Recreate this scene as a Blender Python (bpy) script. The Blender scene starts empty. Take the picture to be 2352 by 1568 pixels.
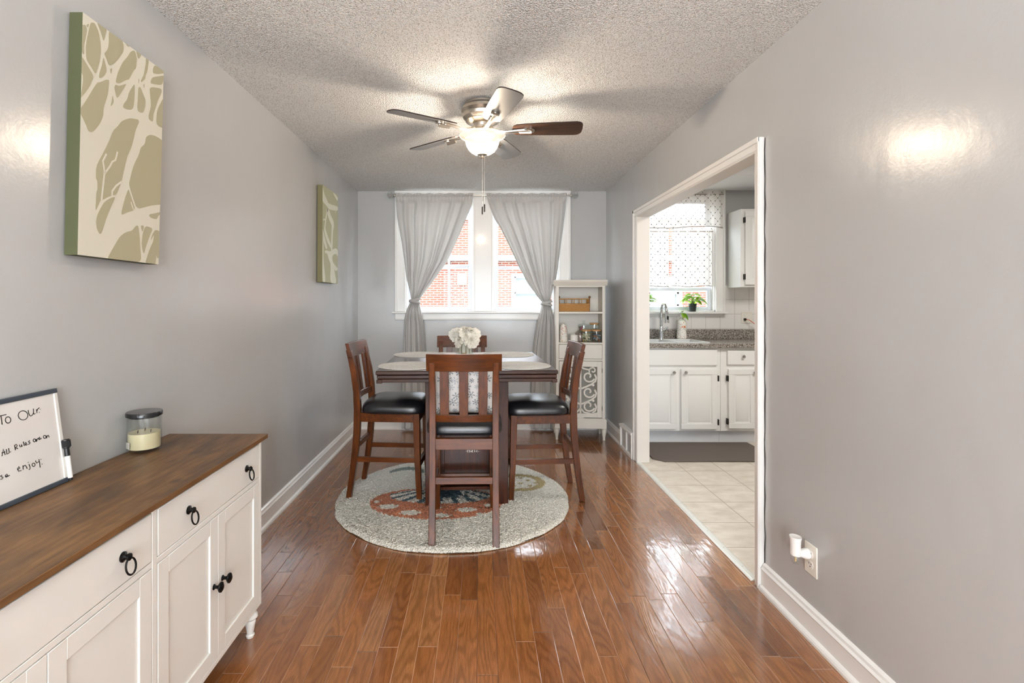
import bpy, math, random
from mathutils import Vector, Matrix
random.seed(7)
SC = bpy.context.scene
COL = SC.collection
PI = math.pi
F = 1150.0          # focal length in photo pixels; vanishing point (1103, 693); eye height 1.30
VX, VY, EH = 1103.0, 693.0, 1.30

# ---------------------------------------------------------------- measuring helpers
def onX(px, py, X):                 # photo point lying on a plane X = const -> (Y, Z)
    Y = X * F / (px - VX)
    return (Y, EH - (py - VY) * Y / F)
def onZ(px, py, z=0.0):             # photo point lying on a horizontal plane -> (X, Y)
    Y = (EH - z) * F / (py - VY)
    return ((px - VX) * Y / F, Y)
def onP(px, py, p0, n):             # photo point lying on any plane
    d = Vector(((px - VX) / F, 1.0, -(py - VY) / F)); o = Vector((0, 0, EH))
    t = (Vector(p0) - o).dot(n) / d.dot(n)
    return o + d * t

# ---------------------------------------------------------------- object helpers
def tag(o, label=None, cat=None, group=None, kind=None):
    if label: o['label'] = label
    if cat: o['category'] = cat
    if group: o['group'] = group
    if kind: o['kind'] = kind
    return o
def thing(name, label, cat, loc=(0, 0, 0), rz=0.0, group=None):
    o = bpy.data.objects.new(name, None); COL.objects.link(o)
    o.empty_display_size = .05
    o.location = loc; o.rotation_euler = (0, 0, rz)
    return tag(o, label, cat, group)
def copy_tree(o, parent=None):
    c = o.copy(); COL.objects.link(c); c.parent = parent
    for ch in list(o.children): copy_tree(ch, c)
    return c

class MB:
    def __init__(s): s.v = []; s.f = []; s.m = []; s.cur = 0
    def add(s, vs, fs, T=None, mi=None):
        b = len(s.v); mi = s.cur if mi is None else mi
        for p in vs:
            p = Vector(p); s.v.append(T @ p if T else p)
        for f in fs: s.f.append([b + i for i in f]); s.m.append(mi)
        return s
    def box(s, x0, x1, y0, y1, z0, z1, T=None, mi=None):
        vs = [(x, y, z) for z in (z0, z1) for y in (y0, y1) for x in (x0, x1)]
        return s.add(vs, [(0, 2, 3, 1), (4, 5, 7, 6), (0, 1, 5, 4), (2, 6, 7, 3), (0, 4, 6, 2), (1, 3, 7, 5)], T, mi)
    def hexa(s, a, b, T=None, mi=None):   # two matching 4-gons
        return s.add(list(a) + list(b), [(3, 2, 1, 0), (4, 5, 6, 7), (0, 1, 5, 4), (1, 2, 6, 5), (2, 3, 7, 6), (3, 0, 4, 7)], T, mi)
    def beam(s, secs, T=None, mi=None):   # rectangular sections [(x,y,z,wx,wy)] stacked upward
        vs = []; fs = []
        for (x, y, z, wx, wy) in secs:
            vs += [(x - wx / 2, y - wy / 2, z), (x + wx / 2, y - wy / 2, z), (x + wx / 2, y + wy / 2, z), (x - wx / 2, y + wy / 2, z)]
        for k in range(len(secs) - 1):
            b = 4 * k
            for i in range(4):
                j = (i + 1) % 4; fs.append((b + i, b + j, b + 4 + j, b + 4 + i))
        e = 4 * (len(secs) - 1)
        fs += [(3, 2, 1, 0), (e, e + 1, e + 2, e + 3)]
        return s.add(vs, fs, T, mi)
    def lathe(s, prof, n=32, c=(0, 0, 0), T=None, mi=None, caps=True, sx=1, sy=1):
        vs = []; fs = []
        for (r, z) in prof:
            for i in range(n):
                a = 2 * PI * i / n; vs.append((c[0] + sx * r * math.cos(a), c[1] + sy * r * math.sin(a), c[2] + z))
        for k in range(len(prof) - 1):
            for i in range(n):
                j = (i + 1) % n
                fs.append((k * n + i, k * n + j, (k + 1) * n + j, (k + 1) * n + i))
        if caps:
            fs.append(tuple(reversed(range(n)))); e = (len(prof) - 1) * n; fs.append(tuple(range(e, e + n)))
        return s.add(vs, fs, T, mi)
    def tube(s, pts, r, n=8, T=None, mi=None, closed=False, flat=1.0):
        pts = [Vector(p) for p in pts]; N = len(pts)
        rs = r if isinstance(r, (list, tuple)) else [r] * N
        vs = []; fs = []; up = None
        for k, p in enumerate(pts):
            a = pts[(k - 1) % N] if (closed or k > 0) else p
            b = pts[(k + 1) % N] if (closed or k < N - 1) else p
            t = (b - a)
            t = t.normalized() if t.length > 1e-9 else Vector((0, 0, 1))
            if up is None:
                up = Vector((0, 0, 1)) if abs(t.z) < .9 else Vector((1, 0, 0))
            u = (up - t * up.dot(t))
            u = u.normalized() if u.length > 1e-6 else t.orthogonal().normalized()
            w = t.cross(u); up = u
            for i in range(n):
                q = 2 * PI * i / n; vs.append(p + u * math.cos(q) * rs[k] + w * math.sin(q) * rs[k] * flat)
        for k in range(N if closed else N - 1):
            k2 = (k + 1) % N
            for i in range(n):
                j = (i + 1) % n; fs.append((k * n + i, k * n + j, k2 * n + j, k2 * n + i))
        if not closed:
            fs.append(tuple(reversed(range(n)))); fs.append(tuple(range((N - 1) * n, N * n)))
        return s.add(vs, fs, T, mi)
    def prism(s, poly, h0, h1, fn, mi=None, T=None):  # poly of (a,b); fn(a,b,h)->xyz
        n = len(poly); vs = [fn(a, b, h0) for a, b in poly] + [fn(a, b, h1) for a, b in poly]
        fs = [tuple(reversed(range(n))), tuple(range(n, 2 * n))] + [(i, (i + 1) % n, n + (i + 1) % n, n + i) for i in range(n)]
        return s.add(vs, fs, T, mi)
    def ribbon(s, pts, w, h0, h1, fn, mi=None, T=None, closed=False):  # flat strip with thickness along 2-D points
        N = len(pts); L = []; R = []
        for k in range(N):
            a = pts[(k - 1) % N] if (closed or k > 0) else pts[k]; b = pts[(k + 1) % N] if (closed or k < N - 1) else pts[k]
            dx, dy = b[0] - a[0], b[1] - a[1]; l = math.hypot(dx, dy) or 1
            ww = (w[k] if isinstance(w, (list, tuple)) else w) / 2
            L.append((pts[k][0] - dy / l * ww, pts[k][1] + dx / l * ww)); R.append((pts[k][0] + dy / l * ww, pts[k][1] - dx / l * ww))
        vs = []; fs = []
        for k in range(N): vs += [fn(*L[k], h0), fn(*R[k], h0), fn(*R[k], h1), fn(*L[k], h1)]
        for k in range(N if closed else N - 1):
            a = 4 * k; b = 4 * ((k + 1) % N)
            for i in range(4): j = (i + 1) % 4; fs.append((a + i, b + i, b + j, a + j))
        if not closed:
            fs += [(0, 1, 2, 3), (4 * N - 1, 4 * N - 2, 4 * N - 3, 4 * N - 4)]
        return s.add(vs, fs, T, mi)
    def rings(s, rings, T=None, mi=None, cap0=True, cap1=True):
        n = len(rings[0]); vs = [p for r in rings for p in r]; fs = []
        for k in range(len(rings) - 1):
            for i in range(n):
                j = (i + 1) % n; fs.append((k * n + i, k * n + j, (k + 1) * n + j, (k + 1) * n + i))
        if cap0: fs.append(tuple(reversed(range(n))))
        if cap1: e = (len(rings) - 1) * n; fs.append(tuple(range(e, e + n)))
        return s.add(vs, fs, T, mi)
    def grid(s, nu, nv, fn, mi=None, T=None):
        vs = [fn(i / nu, j / nv) for j in range(nv + 1) for i in range(nu + 1)]
        fs = [(j * (nu + 1) + i, j * (nu + 1) + i + 1, (j + 1) * (nu + 1) + i + 1, (j + 1) * (nu + 1) + i) for j in range(nv) for i in range(nu)]
        return s.add(vs, fs, T, mi)
    def build(s, name, mats, parent=None, smooth=False, bevel=0, seg=2, sub=0, solid=0, fix=True, angle=40):
        me = bpy.data.meshes.new(name)
        me.from_pydata([tuple(v) for v in s.v], [], s.f)
        mats = mats if isinstance(mats, (list, tuple)) else [mats]
        for m in mats: me.materials.append(m)
        for p, mi in zip(me.polygons, s.m): p.material_index = mi
        if fix:
            import bmesh
            bm = bmesh.new(); bm.from_mesh(me); bmesh.ops.recalc_face_normals(bm, faces=bm.faces); bm.to_mesh(me); bm.free()
        if smooth:
            me.shade_smooth()
            if angle:
                try: me.set_sharp_from_angle(angle=math.radians(angle))
                except Exception: pass
        me.update()
        o = bpy.data.objects.new(name, me); COL.objects.link(o)
        if parent: o.parent = parent
        if solid:
            md = o.modifiers.new('solid', 'SOLIDIFY'); md.thickness = solid; md.offset = 0
        if bevel:
            md = o.modifiers.new('bevel', 'BEVEL'); md.width = bevel; md.segments = seg; md.limit_method = 'ANGLE'; md.angle_limit = math.radians(35)
            md.harden_normals = False
            for p in me.polygons: p.use_smooth = True
            try: me.set_sharp_from_angle(angle=math.radians(35))
            except Exception: pass
        if sub:
            md = o.modifiers.new('sub', 'SUBSURF'); md.levels = sub; md.render_levels = sub
            for p in me.polygons: p.use_smooth = True
        return o
def struct(name, mb, mats, parent=None, **k):
    o = mb.build(name, mats, parent, **k)
    if parent is None: o['kind'] = 'structure'
    return o

# ---------------------------------------------------------------- materials
def srgb(r, g, b):
    f = lambda c: (c / 255) / 12.92 if c <= 10.3 else ((c / 255 + .055) / 1.055) ** 2.4
    return (f(r), f(g), f(b), 1)
class NT:
    def __init__(s, name):
        s.mat = bpy.data.materials.new(name); s.mat.use_nodes = True; s.t = s.mat.node_tree; s.t.nodes.clear()
        s.out = s.t.nodes.new('ShaderNodeOutputMaterial')
    def n(s, typ, **k):
        nd = s.t.nodes.new(typ)
        for a, v in k.items(): setattr(nd, a, v)
        return nd
    def put(s, sock, v):
        if isinstance(v, bpy.types.NodeSocket): s.t.links.new(v, sock)
        elif v is not None:
            try: sock.default_value = v
            except Exception: sock.default_value = v[:3]
    def math(s, op, a, b=None, c=None):
        nd = s.n('ShaderNodeMath', operation=op); s.put(nd.inputs[0], a)
        if b is not None: s.put(nd.inputs[1], b)
        if c is not None: s.put(nd.inputs[2], c)
        return nd.outputs[0]
    def obj(s): return s.n('ShaderNodeTexCoord').outputs['Object']
    def xyz(s, v):
        nd = s.n('ShaderNodeSeparateXYZ'); s.put(nd.inputs[0], v); return nd.outputs
    def comb(s, x, y, z):
        nd = s.n('ShaderNodeCombineXYZ'); s.put(nd.inputs[0], x); s.put(nd.inputs[1], y); s.put(nd.inputs[2], z); return nd.outputs[0]
    def mapping(s, v, scale=(1, 1, 1), loc=(0, 0, 0), rot=(0, 0, 0)):
        nd = s.n('ShaderNodeMapping'); s.put(nd.inputs[0], v); nd.inputs['Scale'].default_value = scale
        nd.inputs['Location'].default_value = loc; nd.inputs['Rotation'].default_value = rot; return nd.outputs[0]
    def noise(s, v, scale, detail=4, rough=.5, dist=0, col=False):
        nd = s.n('ShaderNodeTexNoise'); s.put(nd.inputs['Vector'], v); nd.inputs['Scale'].default_value = scale
        nd.inputs['Detail'].default_value = detail; nd.inputs['Roughness'].default_value = rough; nd.inputs['Distortion'].default_value = dist
        return nd.outputs['Color' if col else 'Fac']
    def voro(s, v, scale, feature='F1', out='Distance'):
        nd = s.n('ShaderNodeTexVoronoi', feature=feature); s.put(nd.inputs['Vector'], v); nd.inputs['Scale'].default_value = scale
        return nd.outputs[out]
    def white(s, v, dim='2D'):
        nd = s.n('ShaderNodeTexWhiteNoise', noise_dimensions=dim); s.put(nd.inputs['Vector'], v); return nd.outputs
    def ramp(s, f, stops, interp='LINEAR'):
        nd = s.n('ShaderNodeValToRGB'); s.put(nd.inputs[0], f); cr = nd.color_ramp; cr.interpolation = interp
        while len(cr.elements) < len(stops): cr.elements.new(.5)
        for e, (p, c) in zip(cr.elements, stops): e.position = p; e.color = c if len(c) == 4 else (*c, 1)
        return nd.outputs[0]
    def mix(s, f, a, b, bt='MIX'):
        nd = s.n('ShaderNodeMix', data_type='RGBA', blend_type=bt); s.put(nd.inputs[0], f); s.put(nd.inputs[6], a); s.put(nd.inputs[7], b)
        return nd.outputs[2]
    def bump(s, h, strength=.3, dist=.01, nrm=None):
        nd = s.n('ShaderNodeBump'); s.put(nd.inputs['Height'], h); nd.inputs['Strength'].default_value = strength; nd.inputs['Distance'].default_value = dist
        if nrm is not None: s.put(nd.inputs['Normal'], nrm)
        return nd.outputs[0]
    def pbr(s, col, rough=.5, metal=0, nrm=None, spec=None, coat=0, coatr=.1, trans=0, ior=None, emis=None, es=0, alpha=None, sheen=0, aniso=0, cn=None):
        b = s.n('ShaderNodeBsdfPrincipled'); i = b.inputs
        s.put(i['Base Color'], col); s.put(i['Roughness'], rough); s.put(i['Metallic'], metal)
        if nrm is not None: s.put(i['Normal'], nrm)
        if spec is not None: s.put(i['Specular IOR Level'], spec)
        if coat: s.put(i['Coat Weight'], coat); s.put(i['Coat Roughness'], coatr)
        if cn is not None: s.put(i['Coat Normal'], cn)
        if trans: s.put(i['Transmission Weight'], trans)
        if ior: s.put(i['IOR'], ior)
        if emis is not None: s.put(i['Emission Color'], emis); s.put(i['Emission Strength'], es)
        if alpha is not None: s.put(i['Alpha'], alpha)
        if sheen: s.put(i['Sheen Weight'], sheen)
        return b.outputs[0]
    def done(s, sh): s.put(s.out.inputs['Surface'], sh); return s.mat
def plain(name, col, rough=.5, metal=0, coat=0, coatr=.1, bump=0, bscale=60, var=0, vscale=8, **k):
    t = NT(name); c = col; nrm = None
    if var or bump: o = t.obj()
    if var:
        nz = t.noise(o, vscale, 4)
        c = t.mix(nz, tuple(x * (1 - var) for x in col[:3]) + (1,), tuple(min(1, x * (1 + var)) for x in col[:3]) + (1,))
    if bump: nrm = t.bump(t.noise(o, bscale, 3), bump, .002)
    return t.done(t.pbr(c, rough, metal, nrm=nrm, coat=coat, coatr=coatr, **k))

MAT = {}
def wall_paint():
    t = NT('grey_wall_paint'); o = t.obj()
    c = t.mix(t.noise(o, .9, 2), srgb(181, 181, 180), srgb(189, 189, 188))
    big = t.noise(t.mapping(o, (1, 1, .4)), 2.0, 1, .4)
    med = t.noise(t.mapping(o, (1, 1, .6)), 9, 2, .5)
    fine = t.noise(o, 110, 1)
    n1 = t.bump(big, .35, .03); n1 = t.bump(med, .22, .008, n1); n2 = t.bump(fine, .08, .003, n1)
    rg = .25
    return t.done(t.pbr(c, rg, nrm=n2, spec=.5, coat=.2, coatr=.22))
def ceiling_mat():
    t = NT('popcorn_ceiling'); o = t.obj()
    v = t.noise(o, 190, 2, .6); w = t.voro(o, 165)
    h = t.math('SUBTRACT', v, w)
    nr = t.bump(h, .9, .009)
    pit_shade = t.noise(o, 175, 2, .5)
    c = t.mix(t.ramp(pit_shade, [(.38, (1, 1, 1)), (.44, (0, 0, 0))]), srgb(240, 239, 236), srgb(190, 185, 178))  # darker speckle paints the shade of the texture's pits into the colour
    return t.done(t.pbr(c, .9, nrm=nr, spec=.2))
def floor_mat():
    t = NT('oak_strip_floor'); o = t.obj(); x, y, z = t.xyz(o)
    W = .0742
    u = t.math('DIVIDE', t.math('ADD', x, .012), W); row = t.math('FLOOR', u); fu = t.math('FRACT', u)
    r1 = t.white(t.comb(row, 3.7, 0))[0]; r2 = t.white(t.comb(row, 9.1, 0))[0]
    L = t.math('ADD', .42, t.math('MULTIPLY', r2, .5))
    v = t.math('DIVIDE', t.math('ADD', y, t.math('MULTIPLY', r1, 7.0)), L); cid = t.math('FLOOR', v); fv = t.math('FRACT', v)
    idv = t.white(t.comb(row, cid, 0)); rid = idv[0]
    # grain: stretched along the board, offset per board
    gx = t.math('ADD', x, t.math('MULTIPLY', rid, 13.0)); gy = t.math('ADD', y, t.math('MULTIPLY', rid, 29.0))
    gv = t.comb(t.math('MULTIPLY', gx, 1.0), t.math('MULTIPLY', gy, .11), 0)
    warp = t.noise(gv, 14, 3, .5)
    gv2 = t.comb(gx, t.math('MULTIPLY', gy, .16), 0)
    rings_ = t.math('SINE', t.math('MULTIPLY', t.noise(gv2, 9.5, 1.5, .4), 95))
    cath = t.math('MULTIPLY', t.math('ADD', rings_, 1), .5)
    pores = t.noise(t.comb(t.math('MULTIPLY', gx, 420), t.math('MULTIPLY', gy, 16), 0), 1, 3, .6)
    base = t.ramp(rid, [(0, srgb(108, 66, 36)), (.25, srgb(142, 92, 52)), (.5, srgb(156, 102, 56)), (.75, srgb(128, 80, 44)), (1, srgb(170, 120, 74))])
    c = t.mix(t.math('MULTIPLY', t.ramp(cath, [(.35, (0, 0, 0)), (.95, (1, 1, 1))]), .38), base, srgb(88, 50, 24), 'MIX')
    c = t.mix(t.math('MULTIPLY', t.ramp(warp, [(.4, (0, 0, 0)), (.75, (1, 1, 1))]), .30), c, srgb(178, 112, 62))
    c = t.mix(t.math('MULTIPLY', t.ramp(pores, [(.42, (1, 1, 1)), (.6, (0, 0, 0))]), .35), c, srgb(84, 42, 20))
    eu = t.math('MULTIPLY', t.math('MINIMUM', fu, t.math('SUBTRACT', 1, fu)), W)
    ev = t.math('MULTIPLY', t.math('MINIMUM', fv, t.math('SUBTRACT', 1, fv)), L)
    e = t.math('MINIMUM', eu, ev)
    seam = t.ramp(t.math('MULTIPLY', e, 400), [(.22, (1, 1, 1)), (.5, (0, 0, 0))])
    c = t.mix(t.math('MULTIPLY', seam, .8), c, t.mix(t.ramp(r1, [(.35, (0, 0, 0)), (.55, (1, 1, 1))]), srgb(80, 50, 34), srgb(196, 152, 116)))  # pale seams on some rows paint bevel glints into the colour
    groove = t.ramp(t.math('MULTIPLY', e, 300), [(0, (0, 0, 0)), (.6, (1, 1, 1))])
    tilt = t.math('MULTIPLY', t.math('SUBTRACT', idv[0], .5), fu)
    h = t.math('ADD', groove, t.math('MULTIPLY', cath, .10))
    wob = t.noise(t.comb(t.math('MULTIPLY', gx, 22), t.math('MULTIPLY', gy, 9), 0), 1, 2, .5)
    n1 = t.bump(t.math('ADD', t.math('MULTIPLY', wob, .8), tilt), .26, .006)
    n2 = t.bump(h, .5, .0013, n1)
    rg = t.math('MULTIPLY_ADD', t.noise(o, 5, 4), .14, .13)
    return t.done(t.pbr(c, rg, nrm=n2, spec=.6, coat=.75, coatr=.085, cn=n2))
def wood(name, c0, c1, c2, rough=.3, axis=2, scale=1.0, coat=.4, coatr=.15, blotch=.5, spec=.25):
    t = NT(name); o = t.obj(); st = [1, 1, 1]; st[axis] = .08
    ov = t.n('ShaderNodeObjectInfo').outputs['Random']
    q = t.mapping(o, tuple(s_ * scale for s_ in st))
    add = t.n('ShaderNodeVectorMath', operation='ADD'); t.put(add.inputs[0], q); t.put(add.inputs[1], t.comb(t.math('MULTIPLY', ov, 9), t.math('MULTIPLY', ov, 5), t.math('MULTIPLY', ov, 3)))
    q = add.outputs[0]
    g = t.noise(q, 55, 5, .6, .6); b = t.noise(o, 7 * scale, 3)
    c = t.mix(t.ramp(g, [(.3, (0, 0, 0)), (.7, (1, 1, 1))]), c0, c1)
    c = t.mix(t.math('MULTIPLY', t.ramp(b, [(.35, (0, 0, 0)), (.75, (1, 1, 1))]), blotch), c, c2)
    return t.done(t.pbr(c, rough, nrm=t.bump(g, .06, .001), coat=coat, coatr=coatr, spec=spec))
def rustic_top():
    t = NT('rustic_brown_top'); o = t.obj()
    g = t.noise(t.mapping(o, (1, .09, 1)), 60, 5, .65, .4); b = t.noise(t.mapping(o, (1, .30, 1)), 11, 4, .6, .5); k = t.noise(t.mapping(o, (1, .45, 1)), 17, 3, .5)
    c = t.mix(t.ramp(g, [(.3, (0, 0, 0)), (.7, (1, 1, 1))]), srgb(84, 59, 37), srgb(124, 92, 58))
    c = t.mix(t.math('MULTIPLY', t.ramp(b, [(.42, (0, 0, 0)), (.66, (1, 1, 1))]), .75), c, srgb(60, 45, 34))
    c = t.mix(t.math('MULTIPLY', t.ramp(k, [(.62, (0, 0, 0)), (.74, (1, 1, 1))]), .7), c, srgb(48, 38, 32))
    return t.done(t.pbr(c, .48, nrm=t.bump(g, .08, .001), spec=.3))
def tile_floor():
    t = NT('kitchen_floor_tile'); o = t.obj(); x, y, z = t.xyz(o)
    W = .295
    u = t.math('DIVIDE', t.math('SUBTRACT', x, 1.582), W); v = t.math('DIVIDE', t.math('SUBTRACT', y, 2.655), .30)
    fu = t.math('FRACT', u); fv = t.math('FRACT', v)
    e = t.math('MINIMUM', t.math('MINIMUM', fu, t.math('SUBTRACT', 1, fu)), t.math('MINIMUM', fv, t.math('SUBTRACT', 1, fv)))
    rid = t.white(t.comb(t.math('FLOOR', u), t.math('FLOOR', v), 0))[0]
    n = t.noise(t.mapping(o, (1, 2.2, 1)), 7, 5, .6)
    c = t.mix(t.ramp(n, [(.3, (0, 0, 0)), (.7, (1, 1, 1))]), srgb(194, 182, 166), srgb(224, 216, 204))
    c = t.mix(t.math('MULTIPLY', rid, .25), c, srgb(206, 196, 184))
    c = t.mix(t.ramp(e, [(.006, (1, 1, 1)), (.012, (0, 0, 0))]), c, srgb(150, 138, 122))
    return t.done(t.pbr(c, .33, nrm=t.bump(n, .05, .002)))
def wall_tile():
    t = NT('white_wall_tile'); o = t.obj(); x, y, z = t.xyz(o)
    u = t.math('FRACT', t.math('DIVIDE', t.math('SUBTRACT', x, 2.18), .1495)); v = t.math('FRACT', t.math('DIVIDE', t.math('SUBTRACT', z, 1.175), .1495))
    e = t.math('MINIMUM', t.math('MINIMUM', u, t.math('SUBTRACT', 1, u)), t.math('MINIMUM', v, t.math('SUBTRACT', 1, v)))
    g = t.ramp(e, [(.008, (1, 1, 1)), (.02, (0, 0, 0))])
    c = t.mix(g, srgb(232, 229, 225), srgb(190, 184, 178))
    return t.done(t.pbr(c, .2, nrm=t.bump(g, -.4, .002)))
def granite():
    t = NT('speckled_granite_laminate'); o = t.obj()
    a = t.noise(o, 170, 3, .7); b = t.noise(o, 95, 3, .6)
    c = t.ramp(a, [(.36, srgb(52, 48, 44)), (.46, srgb(120, 112, 104)), (.54, srgb(165, 157, 148)), (.66, srgb(216, 208, 198))])
    c = t.mix(t.ramp(b, [(.55, (0, 0, 0)), (.62, (1, 1, 1))]), c, srgb(74, 66, 60))
    return t.done(t.pbr(c, .25, coat=.2))
def brick():
    t = NT('outdoor_brick'); o = t.obj(); x, y, z = t.xyz(o)
    nd = t.n('ShaderNodeTexBrick'); t.put(nd.inputs['Vector'], t.comb(x, z, 0)); nd.inputs['Scale'].default_value = 1
    nd.inputs['Brick Width'].default_value = .215; nd.inputs['Row Height'].default_value = .0677; nd.inputs['Mortar Size'].default_value = .008
    nd.inputs['Mortar Smooth'].default_value = .1
    nd.inputs['Color1'].default_value = (.20, .062, .034, 1); nd.inputs['Color2'].default_value = (.14, .046, .028, 1); nd.inputs['Mortar'].default_value = (.34, .31, .28, 1)
    return t.done(t.pbr(nd.outputs[0], .9))
def glass_pane(name='window_glass', tint=(1, 1, 1, 1), gl=.06):
    t = NT(name); tr = t.n('ShaderNodeBsdfTransparent'); t.put(tr.inputs[0], tint); g = t.n('ShaderNodeBsdfGlossy'); g.inputs['Roughness'].default_value = .02
    lw = t.n('ShaderNodeLayerWeight'); lw.inputs[0].default_value = .5
    m = t.n('ShaderNodeMixShader'); t.put(m.inputs[0], t.math('ADD', gl * .6, t.math('MULTIPLY', t.math('POWER', lw.outputs['Facing'], 4), .45))); t.put(m.inputs[1], tr.outputs[0]); t.put(m.inputs[2], g.outputs[0])
    return t.done(m.outputs[0])
def sheet(name, col, transl=.35, transp=0.0, wov=True, extra=None, rough=.9):
    t = NT(name); o = t.obj(); c = col
    if extra: c = extra(t, o, col)
    nr = t.bump(t.noise(o, 500, 2), .15, .001) if wov else None
    d = t.pbr(c, rough, nrm=nr, spec=.1); tl = t.n('ShaderNodeBsdfTranslucent'); t.put(tl.inputs[0], c)
    m = t.n('ShaderNodeMixShader'); m.inputs[0].default_value = transl; t.put(m.inputs[1], d); t.put(m.inputs[2], tl.outputs[0]); sh = m.outputs[0]
    if transp:
        tr = t.n('ShaderNodeBsdfTransparent'); m2 = t.n('ShaderNodeMixShader'); m2.inputs[0].default_value = transp; t.put(m2.inputs[1], sh); t.put(m2.inputs[2], tr.outputs[0]); sh = m2.outputs[0]
    return t.done(sh)
def diamond(t, o, col):
    x, y, z = t.xyz(o)
    a = t.math('DIVIDE', x, .10); b = t.math('DIVIDE', z, .12)
    p = t.math('FRACT', t.math('ADD', a, b)); q = t.math('FRACT', t.math('SUBTRACT', a, b))
    ep = t.math('MINIMUM', p, t.math('SUBTRACT', 1, p)); eq = t.math('MINIMUM', q, t.math('SUBTRACT', 1, q))
    line = t.ramp(t.math('MINIMUM', ep, eq), [(.010, (.5, .5, .5)), (.03, (0, 0, 0))])
    pa = t.math('FRACT', t.math('ADD', t.math('ADD', a, b), .5)); qa = t.math('FRACT', t.math('ADD', t.math('SUBTRACT', a, b), .5))
    d1 = t.math('SQRT', t.math('ADD', t.math('POWER', t.math('SUBTRACT', pa, .5), 2), t.math('POWER', t.math('SUBTRACT', qa, .5), 2)))
    p5 = t.math('ABSOLUTE', t.math('SUBTRACT', p, .5)); q5 = t.math('ABSOLUTE', t.math('SUBTRACT', q, .5))
    d2 = t.math('SQRT', t.math('ADD', t.math('POWER', p5, 2), t.math('POWER', eq, 2)))
    d3 = t.math('SQRT', t.math('ADD', t.math('POWER', q5, 2), t.math('POWER', ep, 2)))
    dots = t.ramp(t.math('MINIMUM', d1, t.math('MINIMUM', d2, d3)), [(.05, (1, 1, 1)), (.075, (0, 0, 0))])
    c = t.mix(line, col, srgb(150, 140, 128))
    return t.mix(dots, c, srgb(52, 46, 42))
def frosted():
    t = NT('frosted_lamp_glass'); tr = t.n('ShaderNodeBsdfTransparent'); tr.inputs[0].default_value = (1, .93, .84, 1)
    lw = t.n('ShaderNodeLayerWeight'); lw.inputs[0].default_value = .35
    em = t.n('ShaderNodeEmission'); em.inputs[0].default_value = (1, .80, .58, 1); t.put(em.inputs[1], BOWL_E)
    gl = t.pbr(srgb(245, 238, 228), .25)
    a = t.n('ShaderNodeAddShader'); t.put(a.inputs[0], em.outputs[0]); t.put(a.inputs[1], gl)
    m = t.n('ShaderNodeMixShader'); m.inputs[0].default_value = .55; t.put(m.inputs[1], tr.outputs[0]); t.put(m.inputs[2], a.outputs[0])
    return t.done(m.outputs[0])
BOWL_E = .55
WHITE = plain('white_trim_paint', srgb(236, 234, 230), .3, bump=.05, bscale=25, coat=.2)
CREAMW = plain('cream_white_cabinet_paint', srgb(232, 231, 225), .38, var=.02, bump=.03)
KCAB = plain('kitchen_cabinet_paint', srgb(238, 237, 234), .33, bump=.05, bscale=30)
TALLW = plain('ivory_cabinet_paint', srgb(222, 217, 206), .4, var=.02)
JAMB = plain('jamb_paint', srgb(222, 217, 210), .4, bump=.05, bscale=20)
VINYL = plain('vinyl_sash', srgb(226, 230, 238), .35)
CHAIRW = wood('cherry_chair_wood', srgb(66, 31, 11), srgb(112, 58, 20), srgb(36, 18, 8), .28, 2, 1.0, .2, .12)
CHAIRX = wood('cherry_chair_rail', srgb(66, 31, 11), srgb(112, 58, 20), srgb(36, 18, 8), .28, 0, 1.0, .2, .12)
CHAIRY = wood('cherry_chair_side_rail', srgb(66, 31, 11), srgb(112, 58, 20), srgb(36, 18, 8), .28, 1, 1.0, .2, .12)
TABLEW = wood('dark_table_wood', srgb(40, 22, 16), srgb(70, 40, 28), srgb(26, 15, 12), .26, 0, 1.0, .3, .1)
PEDW = wood('pedestal_wood', srgb(54, 25, 14), srgb(88, 44, 22), srgb(36, 18, 11), .38, 2, 1.0, .1, .15)
SIDETOP = rustic_top()
SIDEEDGE = wood('rustic_brown_edge', srgb(98, 68, 42), srgb(124, 90, 56), srgb(80, 56, 36), .5, 1, 1, 0, .3, .3)
LEATHER = plain('black_leatherette', srgb(22, 22, 26), .3, bump=.25, bscale=260, var=.2, coat=.25, coatr=.25)
BLACKM = plain('black_metal', srgb(18, 17, 17), .25, .6)
BLACKP = plain('black_plastic', srgb(16, 16, 17), .3)
CHROME = plain('chrome', (.78, .79, .8, 1), .08, 1)
NICKEL = plain('brushed_nickel', (.62, .57, .50, 1), .28, 1)
STEELK = plain('satin_steel', (.5, .48, .45, 1), .3, 1)
GLASS = glass_pane('clear_glass', (.97, .985, .98, 1), .10)
PANE = glass_pane(gl=.012)
WORLD, BULB, FRONT, UPFILL, KLAMP, EXPO = 8.5, 25.0, 22.0, 104.0, 24.0, 1.0
# ================================================================ THE SETTING
XL, XR, YB, ZC = -1.251, 1.287, 5.12, 2.43
YR = -2.6                                   # rear wall, behind the camera
WALL = wall_paint()
floor = struct('floor', MB().box(XL - .1, 1.30, YR - .1, YB + .1, -.08, 0), floor_mat())
struct('floor_kitchen', MB().box(1.30, 3.95, .7, 5.3, -.08, -.001), tile_floor())
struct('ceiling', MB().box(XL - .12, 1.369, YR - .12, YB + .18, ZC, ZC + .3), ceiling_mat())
struct('wall_left', MB().box(XL - .12, XL, YR, YB + .18, -.08, ZC), WALL)
D0, D1, DH = 2.313, 4.047, 1.986            # kitchen opening along Y, head height
w = MB(); w.box(XR, 1.355, YR, D0 - .02, -.08, ZC); w.box(XR, 1.355, D1 + .02, YB, -.08, ZC); w.box(XR, 1.355, D0 - .02, D1 + .02, DH + .02, ZC)
struct('wall_right', w, WALL)
W1 = (-.761, -.067); W2 = (.125, .806); WZ = (1.202, 2.373)
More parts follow.
